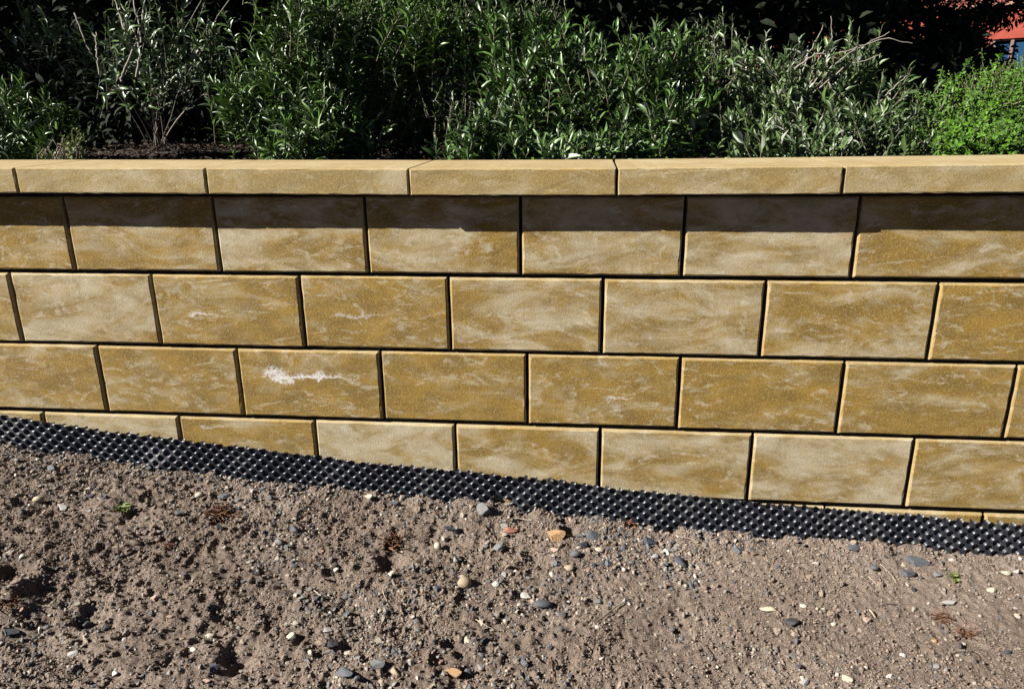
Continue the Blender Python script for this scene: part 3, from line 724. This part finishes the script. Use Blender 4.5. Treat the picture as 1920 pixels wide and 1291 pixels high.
ground_twig('straw', [(735, 1005), (738, 1030), (741, 1052)], 0.0010, M['rust'], 'reddish dead stalk rising from the withered dark weed', 0.006, 'stalk')
ground_twig('straw', [(718, 1108), (724, 1128), (730, 1140)], 0.0009, M['straw'], 'pale bent straw below the withered dark weed', 0.004, 'straw')
ground_twig('straw', [(892, 1165), (915, 1177), (930, 1184)], 0.0009, M['straw'], 'pale straw above the navy pebble', 0.004, 'straw')
ground_twig('twig', [(1032, 1235), (1037, 1262), (1038, 1290)], 0.0012, M['rust'], 'brown stalk running to the bottom edge', 0.003)

# ------------------------------------------------------------------ leaves
LV = np.array([(0, 0, 0), (-.42, .33, .07), (0, .33, -.03), (.42, .33, .07), (-.36, .68, .03), (0, .68, -.06), (.36, .68, .03), (0, 1, -.16)], float)
LF3 = np.array([(0, 2, 1), (0, 3, 2), (4, 5, 7), (5, 6, 7)]); LF4 = np.array([(1, 2, 5, 4), (2, 3, 6, 5)])
class Leaves:
    def __init__(s): s.P = []; s.D = []; s.Nn = []; s.L = []; s.W = []; s.T = []
    def add(s, P, D, Nn, L, W, T):
        s.P.append(P); s.D.append(D); s.Nn.append(Nn); s.L.append(L); s.W.append(W); s.T.append(T)
    def cat(s):
        return [np.concatenate(a) for a in (s.P, s.D, s.Nn, s.L, s.W, s.T)]
def leaf_frames(D, Nn):
    D = D/(np.linalg.norm(D, axis=1)[:, None]+1e-9)
    X = np.cross(D, Nn); X /= np.linalg.norm(X, axis=1)[:, None]+1e-9
    return X, D, np.cross(X, D)
def leaves_mesh(name, P, D, Nn, L, W, T, bend):
    X, Yd, Zd = leaf_frames(D, Nn); n = len(P)
    lv = np.repeat(LV[None], n, 0).copy()
    lv[:, :, 2] += -bend[:, None]*lv[:, :, 1]**2
    V = P[:, None]+lv[..., 0:1]*(X*W[:, None])[:, None]+lv[..., 1:2]*(Yd*L[:, None])[:, None]+lv[..., 2:3]*(Zd*L[:, None])[:, None]
    o = (np.arange(n)*8)[:, None, None]
    return np_mesh(name, V.reshape(-1, 3), [(LF3[None]+o).reshape(-1, 3), (LF4[None]+o).reshape(-1, 4)], True, {'tint': np.repeat(T, 8)})
LEAF1 = {}
def single_leaf_mesh(key, bend):
    if key not in LEAF1:
        lv = LV.copy(); lv[:, 2] += -bend*lv[:, 1]**2
        LEAF1[key] = np_mesh('leaf', lv, [LF3, LF4], True, {})
    return LEAF1[key]

def shrub(name, label, base, blobs, nshoot, per, leafL, leafW, mat, seed, pale=0.06, up=0.75, shootL=(0.10, 0.2), spread=(58, 16),
          nsingle=0, cat='shrub', group=None, stem_r=0.006, nstem=14, drop=0.0, twigmat='twig', shell=0.45, trim=None):
    """blobs: (centre xyz, radii xyz, weight). Shoots end inside the blobs, leaves sit round the shoots."""
    r = np.random.default_rng(seed)
    root = tag(empty(name, base), label, cat, group); base = np.array(base, float)
    w_ = np.array([b[2] for b in blobs], float); w_ /= w_.sum()
    lv = Leaves(); tw = Tubes(); ends = []
    for _ in range(nshoot):
        c, rad, _w = blobs[r.choice(len(blobs), p=w_)]
        d = r.normal(size=3); d /= np.linalg.norm(d); rr = r.uniform(shell, 1.0)**0.6
        tip = np.array(c)+d*np.array(rad)*rr*(1+0.18*r.normal())
        if trim is not None and not trim(tip): continue
        if tip[2] < 0.03: tip[2] = 0.03+r.random()*0.08
        out = tip-(base+np.array([0, 0, 0.05])); out /= np.linalg.norm(out)+1e-9
        ax = out*(1-up)+np.array([0, 0, 1.0])*up+r.normal(0, .22, 3)+np.array([0, 0, -drop])
        ax /= np.linalg.norm(ax)
        L = r.uniform(*shootL); st_ = tip-ax*L
        k = max(4, int(per*L/np.mean(shootL)*r.uniform(.8, 1.2)))
        t = (np.arange(k)+r.uniform(.2, .8))/k
        bendv = r.normal(0, .12, 3)*L
        pts = st_+ax*(L*t)[:, None]+bendv*(t**2)[:, None]
        e1 = np.cross(ax, r.normal(size=3)); e1 /= np.linalg.norm(e1); e2 = np.cross(ax, e1)
        ph = np.arange(k)*2.4+r.normal(0, .35, k)
        pr = e1*np.cos(ph)[:, None]+e2*np.sin(ph)[:, None]
        an = np.radians(spread[0]+(spread[1]-spread[0])*t+r.normal(0, 10, k))
        D = ax*np.cos(an)[:, None]+pr*np.sin(an)[:, None]
        D[:, 2] -= r.uniform(0, .15, k)
        Nn = ax-D*(D@ax)[:, None]+r.normal(0, .25, (k, 3))
        ll = r.uniform(*leafL, k)*r.uniform(.65, 1.12)*(1-.45*np.clip(t-.75, 0, 1)/.25)
        ww = ll*r.uniform(*leafW, k)
        T = np.where(r.random(k) < pale*r.choice([.2, 1, 1, 2.2]), r.uniform(.86, 1.0, k), np.clip(r.normal(.42+.25*r.normal(), .2), 0, .8))
        lv.add(pts, D, Nn, ll, ww, T)
        tt = np.linspace(0, 1, 4)[:, None]
        tw.add(st_+ax*L*tt*.98+bendv*tt**2, 0.0016, 0.0007, 3)
        ends.append((st_, ax))
    if trim is not None and not ends: return root
    P, D, Nn, L, W, T = lv.cat()
    P = P-base
    bend = r.uniform(-.05, .35, len(P))
    if nsingle:
        score = -(P[:, 1]+r.uniform(0, .2, len(P)))+L*3
        o_ = np.argsort(-score); sel = o_[:nsingle]; rest = o_[nsingle:]
        X, Yd, Zd = leaf_frames(D, Nn)
        for i in sel:
            bk = random.choice((0.05, 0.18, 0.3))
            o = link('leaf', single_leaf_mesh((mat, bk), bk), M[mat], root)
            mw = Matrix.Identity(4)
            for j in range(3):
                mw[j][0] = X[i, j]*W[i]; mw[j][1] = Yd[i, j]*L[i]; mw[j][2] = Zd[i, j]*L[i]; mw[j][3] = P[i, j]
            o.matrix_local = mw; o['tint'] = float(T[i])
        P, D, Nn, L, W, T, bend = (a[rest] for a in (P, D, Nn, L, W, T, bend))
    o = link('foliage', leaves_mesh('foliage', P, D, Nn, L, W, T, bend), M[mat], root); o['kind'] = 'stuff'
    # woody stems from the base to the shoots
    k = r.choice(len(ends), min(nstem*4, len(ends)), replace=False)
    for j, i in enumerate(k):
        e, ax = ends[i]
        b0 = base+np.array([r.normal(0, .03), r.normal(0, .03), -.01])
        big = j < nstem
        tw.add(curve(b0, e, (r.normal(0, .03), r.normal(0, .03), .03+.05*r.random()), 9, 0.004, r), stem_r*(1 if big else .5), 0.0018, 5)
    o = tw.build('stems', M[twigmat], root, base); o['kind'] = 'stuff'
    return root

def blob(px, py, rx, ry, Y, rdepth, wt=1.0):
    c = atY(px, py, Y); k = float(np.dot(c-CAM, CF))/FPX
    return (c, (rx*k, rdepth, ry*k), wt)
def base_at(px, Y):
    c = atY(px, 290, Y); return (c[0], Y, 0.0)

# willow-leaved shrub, left of centre
shrub('willow_leaved_shrub', 'tall narrow-leaved green shrub left of centre, overhanging the coping', base_at(640, 1.05),
      [blob(600, 60, 110, 80, 1.0, .28, 1.3), blob(560, 170, 130, 80, .85, .22, 1.5), blob(700, 60, 150, 90, 1.05, .25, 1.6), blob(490, 185, 90, 45, .72, .14, .7),
       blob(560, 240, 95, 45, .62, .12, .6), blob(760, 190, 110, 100, 1.15, .2, .9), blob(640, 250, 70, 45, .8, .15, .4), blob(760, 40, 100, 60, 1.0, .2, .8)],
      760, 19, (.034, .070), (.17, .27), 'leaf_willow', 21, pale=.07, up=.55, nsingle=60, nstem=16)
# broad-leaved shrub in the centre
shrub('broad_leaved_shrub', 'dense upright broad-leaved green shrub right of centre behind the coping', base_at(1120, .95),
      [blob(1090, 190, 210, 100, .85, .22, 2.2), blob(1230, 130, 100, 95, .85, .2, 1.2), blob(1000, 110, 120, 80, 1.0, .2, 1.2), blob(920, 260, 90, 45, .6, .1, .55),
       blob(1090, 270, 160, 38, .58, .1, .8), blob(1250, 230, 90, 70, .7, .14, .8), blob(960, 40, 70, 50, 1.1, .15, .5)],
      720, 17, (.038, .074), (.23, .34), 'leaf_broad', 22, pale=.07, up=.72, nsingle=70, nstem=18)
# grey-green shrub on the right
shrub('grey_leaved_shrub', 'grey-green leaved shrub with bare dry twigs beside the bright green box', base_at(1540, 1.0),
      [blob(1440, 150, 90, 90, 1.0, .2, 1.1), blob(1560, 200, 170, 90, .95, .2, 1.8), blob(1640, 240, 130, 60, .7, .13, 1.2), blob(1420, 235, 90, 60, .75, .13, .8),
       blob(1600, 110, 40, 55, 1.0, .12, .35), blob(1720, 195, 45, 45, .95, .1, .35), blob(1480, 270, 120, 35, .6, .1, .6)],
      560, 16, (.032, .062), (.24, .36), 'leaf_grey', 23, pale=.10, up=.72, nsingle=50, nstem=16)
# scruffy undergrowth between the big shrubs
shrub('fine_leaved_shrub', 'scruffy fine-leaved growth between the willow-leaved and broad-leaved shrubs', base_at(870, 1.2),
      [blob(860, 90, 90, 80, 1.15, .15, 1.2), blob(800, 130, 110, 60, 1.0, .12, .8), blob(880, 170, 60, 50, 1.0, .12, .4), blob(900, 20, 90, 40, 1.2, .15, .6), blob(1000, 10, 60, 30, 1.15, .1, .3)],
      330, 15, (.022, .042), (.24, .36), 'leaf_sage', 31, pale=.12, up=.7, nsingle=20, nstem=9)
shrub('fine_leaved_shrub', 'scruffy fine-leaved growth between the broad-leaved and grey-leaved shrubs', base_at(1365, 1.1),
      [blob(1360, 170, 60, 90, 1.05, .12, 1.2), blob(1330, 70, 40, 40, 1.1, .1, .4), blob(1400, 240, 60, 50, .8, .12, .6), blob(1480, 130, 60, 50, 1.1, .12, .5), blob(1350, 250, 60, 40, .7, .1, .5)],
      250, 14, (.024, .045), (.22, .34), 'leaf_grey', 32, pale=.12, up=.75, nsingle=20, nstem=9)
# box on the far right
shrub('box_bush', 'rounded bright green small-leaved bush at the right picture edge', base_at(1890, 0.95),
      [blob(1890, 215, 140, 95, .80, .24, 2.0), blob(1960, 168, 110, 58, .9, .24, 1.2), blob(1830, 260, 90, 40, .62, .15, .7), blob(1960, 240, 110, 70, .7, .2, 1.0)],
      2500, 15, (.009, .018), (.5, .75), 'leaf_box', 24, pale=.05, up=.35, shootL=(.05, .09), spread=(80, 40), nstem=10, shell=.80)
# left edge low shrub
shrub('low_willow_shrub', 'low dense narrow-leaved shrub at the left picture edge', base_at(20, .85),
      [blob(30, 200, 85, 60, .75, .18, 1.6), blob(-60, 190, 100, 80, .85, .2, 1.4), blob(90, 230, 45, 45, .7, .12, .5), blob(20, 265, 100, 30, .6, .12, .7)],
      210, 18, (.038, .065), (.18, .28), 'leaf_willow', 25, pale=.06, up=.65, nsingle=30, nstem=10)
# tall unseen shrub, added beyond the left edge to shade the bed
shrub('willow_leaved_shrub', 'tall narrow-leaved shrub added beyond the left picture edge to shade the bed', (-2.75, .8, 0),
      [((-2.7, .75, .45), (.36, .26, .42), 1.0), ((-2.8, .8, .9), (.36, .26, .36), 1.0)], 420, 16, (.05, .085), (.2, .3), 'leaf_willow', 29, up=.6, nstem=10)
# upper left airy shrub
shrub('airy_sage_shrub', 'tall open grey-green shrub with pale bare branches, upper left', base_at(300, 1.95),
      [blob(300, 60, 110, 80, 0.95, .2, 1.8), blob(255, 140, 60, 60, 0.85, .15, .6), blob(380, 60, 50, 70, 0.95, .15, .7), blob(215, 175, 28, 22, 0.75, .06, .12), blob(105, 50, 35, 50, 1.00, .12, .35),
       blob(30, 20, 50, 40, 1.05, .15, .3), blob(190, 60, 60, 60, 1.00, .15, .5), blob(290, 120, 60, 30, 0.90, .1, .2), blob(330, -60, 200, 60, 1.05, .25, .8)],
      150, 12, (.028, .054), (.28, .42), 'leaf_sage', 26, pale=.12, up=.6, nsingle=40, nstem=3, twigmat='drytwig', stem_r=.004)
# small yellowish weed at the left
shrub('bed_weed', 'small yellowish green weed just behind the coping at left', base_at(115, .52),
      [blob(110, 285, 45, 18, .5, .06, 1), blob(140, 260, 22, 30, .52, .05, .5)], 46, 9, (.010, .018), (.5, .8), 'leaf_weed', 27, pale=.1, shootL=(.03, .07), nstem=8, stem_r=.0018, cat='weed')
# pale bare branches of the airy shrub and dry twigs of the grey shrub
def bare(parent_name, name, lines, r0, r1, mat):
    par = bpy.data.objects[parent_name]
    for ln in lines:
        pts = np.array([atY(*p) for p in ln]); k = len(pts)
        tt = np.linspace(0, k-1, 5*k); P = np.stack([np.interp(tt, np.arange(k), pts[:, i]) for i in range(3)], -1)
        P += rng.normal(0, .0016, P.shape)
        tb = Tubes(); tb.add(P-np.array(par.location), r0, r1, 5); tb.build(name, mat, par)
bare('airy_sage_shrub', 'branch', [[(226, 152, 0.77), (235, 125, 0.79), (256, 80, 0.83), (262, 50, 0.85), (250, 0, 0.90)], [(256, 145, 0.79), (262, 100, 0.81), (258, 75, 0.83), (240, 30, 0.85), (222, 0, 0.87)],
     [(186, 140, 0.85), (182, 100, 0.85), (180, 60, 0.87)], [(240, 70, 0.85), (225, 30, 0.87), (216, -5, 0.90)], [(140, 25, 0.95), (160, 80, 0.95), (177, 110, 0.95)], [(263, 80, 0.85), (268, 20, 0.88), (275, -5, 0.90)]], .0042, .0022, M['drytwig'])
bare('grey_leaved_shrub', 'dry_twig', [[(1490, 240, .98), (1515, 155, .95), (1535, 110, .95), (1560, 70, .95), (1558, 32, .95)], [(1505, 190, .9), (1560, 105, .9), (1610, 88, .9), (1660, 72, .9), (1710, 82, .9)],
     [(1500, 200, .9), (1560, 125, .92), (1600, 95, .92), (1668, 62, .92)], [(1520, 180, .9), (1590, 120, .9), (1625, 114, .9), (1652, 102, .9)], [(1500, 150, .95), (1512, 110, .95), (1540, 60, .95), (1545, 45, .95)],
     [(1490, 130, .9), (1530, 100, .9), (1560, 103, .9), (1580, 120, .9)], [(1640, 200, .85), (1680, 160, .85), (1705, 138, .85)], [(1560, 170, .88), (1550, 120, .9), (1562, 90, .92)], [(1470, 240, .8), (1500, 190, .85), (1530, 140, .88)]], .0030, .0012, M['drytwig'])

# ------------------------------------------------------------------ dark evergreens behind
def dark_tree(name, label, base, crown, n, leafL, seed, trunk_r=0.10, group='dark evergreens behind the shrubs', limbs=9, trim=None, lw=(.38, .55)):
    r = np.random.default_rng(seed)
    root = tag(empty(name, base), label, 'tree', group); base = np.array(base, float)
    Ps, Ds = [], []
    w_ = np.array([c[2] for c in crown], float); w_ /= w_.sum()
    cnt = r.multinomial(n, w_)
    for (c, rad, _), k in zip(crown, cnt):
        nc = max(6, k//22)
        cd = r.normal(size=(nc, 3)); cd /= np.linalg.norm(cd, axis=1)[:, None]
        cc = np.array(c)+cd*np.array(rad)*(r.uniform(.25, 1, (nc, 1))**.5)
        w2 = r.integers(0, nc, k)
        p = cc[w2]+r.normal(0, 1, (k, 3))*np.array(rad)*0.16
        Ps.append(p); Ds.append(cd[w2]+r.normal(0, .7, (k, 3))+np.array([0, 0, .1]))
    P = np.concatenate(Ps); D = np.concatenate(Ds)
    if trim is not None:
        kp = trim(P); P = P[kp]; D = D[kp]
    D /= np.linalg.norm(D, axis=1)[:, None]
    L = r.uniform(*leafL, len(P)); W = L*r.uniform(*lw, len(P))
    Nn = r.normal(0, .6, (len(P), 3))+np.array([0, 0, 1.0])
    o = link('crown', leaves_mesh('crown', P-base, D, Nn, L, W, r.uniform(0, .8, len(P)), r.uniform(0, .3, len(P))), M['leaf_dark'], root); o['kind'] = 'stuff'
    tb = Tubes(); top = np.array(crown[0][0])
    tb.add(curve(base-np.array([0, 0, .1]), top, (.05, .05, 0), 9, .015, r), trunk_r, trunk_r*.35, 10)
    tb.build('trunk', M['trunk'], root, base)
    tb = Tubes()
    for i in range(limbs):
        c, rad, _ = crown[i % len(crown)]
        t = r.uniform(.35, .9); s = base*(1-t)+top*t
        e = np.array(c)+r.normal(0, .45, 3)*np.array(rad)
        if trim is not None and not trim(e[None])[0]: continue
        tb.add(curve(s, e, (0, 0, .15), 8, .02, r), trunk_r*.4, .012, 6)
    if tb.n: tb.build('limbs', M['trunk'], root, base)
    return root
# low, close evergreens that fill the gaps between the shrubs
for i, (x, y, rx, rz, lab) in enumerate([
        (-3.6, 2.9, .8, .85, 'dark evergreen behind the left picture edge'), (-2.35, 2.6, .75, .8, 'dark evergreen behind the airy shrub'),
        (-1.15, 2.7, .75, .85, 'dark evergreen behind the gap left of the willow-leaved shrub'), (0.05, 2.6, .75, .85, 'dark evergreen behind the broad-leaved shrub'),
        (1.05, 2.9, .65, .75, 'dark evergreen behind the grey-leaved shrub'), (1.68, 3.0, .42, .30, 'dark evergreen between the grey-leaved shrub and the bright green bush')]):
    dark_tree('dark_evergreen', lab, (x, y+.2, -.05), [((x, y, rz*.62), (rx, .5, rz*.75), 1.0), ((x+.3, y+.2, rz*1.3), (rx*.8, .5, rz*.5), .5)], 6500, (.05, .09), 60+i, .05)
# high-crowned trees added so their unseen crowns shade the back of the bed
for i, (x, y, z, rx, ry, rz, n, lab) in enumerate([
        (-6.2, 2.9, 2.9, 2.4, 1.7, 1.4, 9000, 'high dark canopy tree added for shade off to the left, behind the bed'),
        (-2.9, 3.1, 2.85, 2.3, 1.8, 1.35, 14000, 'high dark canopy tree added for shade behind the airy shrub'),
        (-0.6, 3.2, 2.8, 1.6, 1.8, 1.3, 10000, 'high dark canopy tree added for shade behind the broad-leaved shrub')]):
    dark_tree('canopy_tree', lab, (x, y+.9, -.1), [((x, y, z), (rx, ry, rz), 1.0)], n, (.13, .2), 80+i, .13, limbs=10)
# overhanging dark foliage before the red house
dark_tree('canopy_tree', 'dark leafy tree partly hiding the red house, upper right', (1.6, 3.9, -.1),
          [blob(1690, 50, 120, 60, 3.6, .45, 1.5), blob(1600, 110, 120, 70, 3.5, .4, 1.2), blob(1800, 95, 60, 50, 3.6, .35, .8), blob(1740, 150, 120, 50, 3.5, .35, .8),
           blob(1440, 40, 130, 60, 3.5, .4, 1.2), blob(1880, 30, 90, 16, 3.7, .3, .35), blob(1800, 0, 160, 30, 3.7, .4, .6), blob(1700, -120, 300, 90, 3.8, .6, 1.2)],
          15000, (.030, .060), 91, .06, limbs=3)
# tall dark hedge that closes the garden at the back
r = np.random.default_rng(5)
hx = np.arange(-14, 1.7, .12); hz = np.arange(-.3, 2.95, .12)
X, Z = np.meshgrid(hx, hz, indexing='ij')
Yh = 6.6+.22*vnoise(X, Z, .5, 1)+.12*vnoise(X, Z, .2, 2)
nb = X.size; idx = np.arange(nb).reshape(X.shape)
q1 = np.stack([idx[:-1, :-1], idx[1:, :-1], idx[1:, 1:], idx[:-1, 1:]], -1).reshape(-1, 4)
V = np.concatenate([np.stack([X, Yh, Z], -1).reshape(-1, 3), np.stack([X, Yh+.9, Z], -1).reshape(-1, 3)])
ring = np.concatenate([idx[:, 0], idx[-1, 1:], idx[-2::-1, -1], idx[0, -2::-1]])
q2 = np.stack([ring[:-1], ring[:-1]+nb, ring[1:]+nb, ring[1:]], -1)
hroot = tag(empty('tall_hedge', (-5.7, 6.9, -.3)), 'tall dark clipped hedge closing the garden at the back', 'hedge')
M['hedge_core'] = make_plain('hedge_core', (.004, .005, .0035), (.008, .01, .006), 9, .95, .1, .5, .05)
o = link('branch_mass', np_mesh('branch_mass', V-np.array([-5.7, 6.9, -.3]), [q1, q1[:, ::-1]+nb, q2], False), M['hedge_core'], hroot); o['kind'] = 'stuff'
n = 9000
P = np.stack([r.uniform(-13.9, 1.6, n), np.zeros(n), r.uniform(-.2, 2.9, n)], -1)
P[:, 1] = 6.6+.22*vnoise(P[:, 0], P[:, 2], .5, 1)-r.uniform(0, .12, n)
D = r.normal(0, .6, (n, 3))+np.array([0, -.8, .2]); Nn = r.normal(0, .5, (n, 3))+np.array([0, 0, 1.])
L = r.uniform(.08, .14, n)
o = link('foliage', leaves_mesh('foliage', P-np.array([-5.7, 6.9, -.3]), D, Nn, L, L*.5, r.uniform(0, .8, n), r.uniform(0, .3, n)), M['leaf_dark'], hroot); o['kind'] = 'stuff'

# ------------------------------------------------------------------ red house
ZL = 1.30
pa = atZ(1648, 31, ZL); pb = atZ(1925, 4, ZL)
ux = pb[:2]-pa[:2]; ux = ux/np.linalg.norm(ux); nrm = np.array([ux[1], -ux[0]])
ang = math.atan2(ux[1], ux[0])
house = tag(empty('red_house', (pa[0], pa[1], -.1), ang), 'red house wall with a blue window glimpsed at the upper right', 'house')
def local(px, py):
    d = ray(px, py); den = d[0]*nrm[0]+d[1]*nrm[1]
    t = ((pa[0]-CAM[0])*nrm[0]+(pa[1]-CAM[1])*nrm[1])/den
    p = CAM+d*t; return float((p[:2]-pa[:2])@ux), float(p[2]+.1)
def box(name, x0, x1, y0, y1, z0, z1, mat, parent, bev=0.0):
    V = np.array([(x, y, z) for x in (x0, x1) for y in (y0, y1) for z in (z0, z1)], float)
    o = link(name, np_mesh(name, V, [F], False), mat, parent)
    if bev:
        b_ = o.modifiers.new('bevel', 'BEVEL'); b_.width = bev; b_.segments = 2
    return o
wx, wz = local(1868, 74)
hl = ZL+.1
WW, WH = 0.95, 0.85
box('wall', -2.0, wx-.07, .0, .2, -.2, hl-.02, M['redwall'], house)
box('wall', wx-.07, wx+WW+.07, .0, .2, wz+.0, hl-.02, M['redwall'], house)
box('wall', wx-.07, wx+WW+.07, .0, .2, -.2, wz-WH, M['redwall'], house)
box('wall', wx+WW+.07, 4.5, .0, .2, -.2, hl-.02, M['redwall'], house)
box('ledge', -2.0, 4.5, -.07, .2, hl-.02, hl+.015, M['ledge'], house, .005)
win = box('window', wx, wx+WW, .06, .075, wz-WH, wz, M['pane'], house)
win.data.name = 'window'
for (a, b, c, d) in ((wx-.07, wx, wz-WH, wz), (wx+WW, wx+WW+.07, wz-WH, wz), (wx+.155, wx+.195, wz-WH+.04, wz-.018), (wx+.55, wx+.59, wz-WH+.04, wz-.04)):
    box('frame', a, b, .02, .10, c, d, M['frame'], win, .004)
box('frame', wx, wx+WW, .02, .10, wz-.018, wz, M['frame'], win, .004)
box('sill', wx-.1, wx+WW+.1, -.05, .10, wz-WH-.03, wz-WH+.004, M['frame'], win, .004)
bw = 0.115
bme = np_mesh('board', np.array([(x, y, z) for x in (.003, bw-.003) for y in (0, .03) for z in (0, 1.9)], float), [F], False); bme.materials.append(M['redboard'])
for k in range(int(6.5/bw)):
    o = link('board', bme, None, house, (-2.0+k*bw, -.02+random.uniform(0, .004), hl+.017))
box('backing', -2.0, 4.5, .012, .2, hl+.017, hl+1.9, M['frame'], house)
box('roof', -2.3, 4.8, -.5, 2.5, hl+1.92, hl+2.05, M['frame'], house, .01)

# ------------------------------------------------------------------ mulch, weeds and leaf on the ground
r = np.random.default_rng(9); n = 15000
x = r.uniform(-2.6, 1.5, n); y = .25+r.random(n)**1.15*2.2
P = np.stack([x, y, 0.008+0.016*vnoise(x, y, .21, 2)+0.012*np.abs(vnoise(x, y, .07, 4))+r.uniform(0, .008, n)-0.02*sstep(.36, .24, y)], -1)
a = r.uniform(0, 6.28, n); D = np.stack([np.cos(a), np.sin(a), r.normal(0, .25, n)], -1); Nn = r.normal(0, .3, (n, 3))+np.array([0, 0, 1.])
L = r.uniform(.012, .04, n)
tag(link('bark_mulch', leaves_mesh('bark_mulch', P, D, Nn, L, L*r.uniform(.25, .5, n), r.random(n), r.uniform(-.2, .2, n)), M['mulch']), 'brown bark mulch covering the planting bed', 'mulch', kind='stuff')

def tuft(name, label, px, py, wpx, mat, n, seed, hgt=0.7, leafw=.18, cat='weed'):
    r = np.random.default_rng(seed); p = ground_at(px, py); k = float(np.dot(p-CAM, CF))/FPX; R = wpx*k/2
    root = tag(empty(name, tuple(p)), label, cat)
    a = r.uniform(0, 6.28, n); e = r.uniform(.15, 1.2, n)
    D = np.stack([np.cos(a)*np.cos(e), np.sin(a)*np.cos(e), np.sin(e)*hgt], -1)
    P = r.normal(0, R*.35, (n, 3)); P[:, 2] = np.abs(P[:, 2])*.3
    L = r.uniform(.5, 1.0, n)*R
    o = link('leaves', leaves_mesh('leaves', P, D, r.normal(0, .4, (n, 3))+np.array([0, 0, 1.]), L, L*leafw, r.random(n)*.8, r.uniform(0, .6, n)), M[mat], root); o['kind'] = 'stuff'
    tb = Tubes()
    for i in range(6):
        tb.add(curve((0, 0, -.004), P[i]+D[i]*L[i]*.7, (0, 0, .002), 5), .0008, .0004, 4)
    tb.build('stalks', M['rust'] if mat != 'leaf_weed' else M['twig'], root)
tuft('seedling', 'tiny green seedling in the soil at left', 230, 950, 34, 'leaf_weed', 34, 1, .8, .4)
tuft('withered_weed', 'rusty red withered weed at left below the sheet', 412, 966, 50, 'rust', 110, 2, .6, .12)
tuft('withered_weed', 'rusty withered weed against the sheet right of the broad grey stone', 1178, 985, 40, 'rust', 60, 3, 1.2, .2)
tuft('withered_weed', 'dark withered weed in the hollow below centre left', 735, 1042, 52, 'rust', 110, 4, .9, .16)
tuft('withered_weed', 'red-brown dead weed in the sand at right', 1765, 1160, 40, 'rust', 40, 5, .5, .12)
tuft('withered_weed', 'red-brown dead weed near the lower right edge', 1812, 1190, 40, 'rust', 44, 6, .5, .15)
tuft('withered_weed', 'small rusty tuft in the far left foreground', 12, 1130, 50, 'rust', 50, 8, .5, .12)
tuft('withered_weed', 'small rusty tuft in the left foreground hollow', 312, 1025, 26, 'rust', 34, 9, .6, .15)
tuft('green_weed', 'small green weed tuft in the gravel at right', 1787, 1082, 26, 'leaf_weed', 36, 7, .8, .45)
# curled dry leaf
p = ground_at(1440, 1146); uu = np.linspace(-1, 1, 9); vv = np.linspace(-1, 1, 5)
U, Vv = np.meshgrid(uu, vv, indexing='ij'); wd = .007*(1-U**2)**.6+.0004
V = np.stack([U*.021, Vv*wd, .006+.007*(1-U**2)-.004*Vv**2*(1-U**2)+.002*np.sin(3*U)], -1).reshape(-1, 3)
idx = np.arange(45).reshape(9, 5); q = np.stack([idx[:-1, :-1], idx[1:, :-1], idx[1:, 1:], idx[:-1, 1:]], -1).reshape(-1, 4)
o = link('dry_leaf', np_mesh('dry_leaf', V, [q]), M['straw'], None, tuple(p)); o.rotation_euler = (.1, .05, -.12)
tag(o, 'curled pale dry leaf lying on the sand beside the black oblong stone', 'leaf')
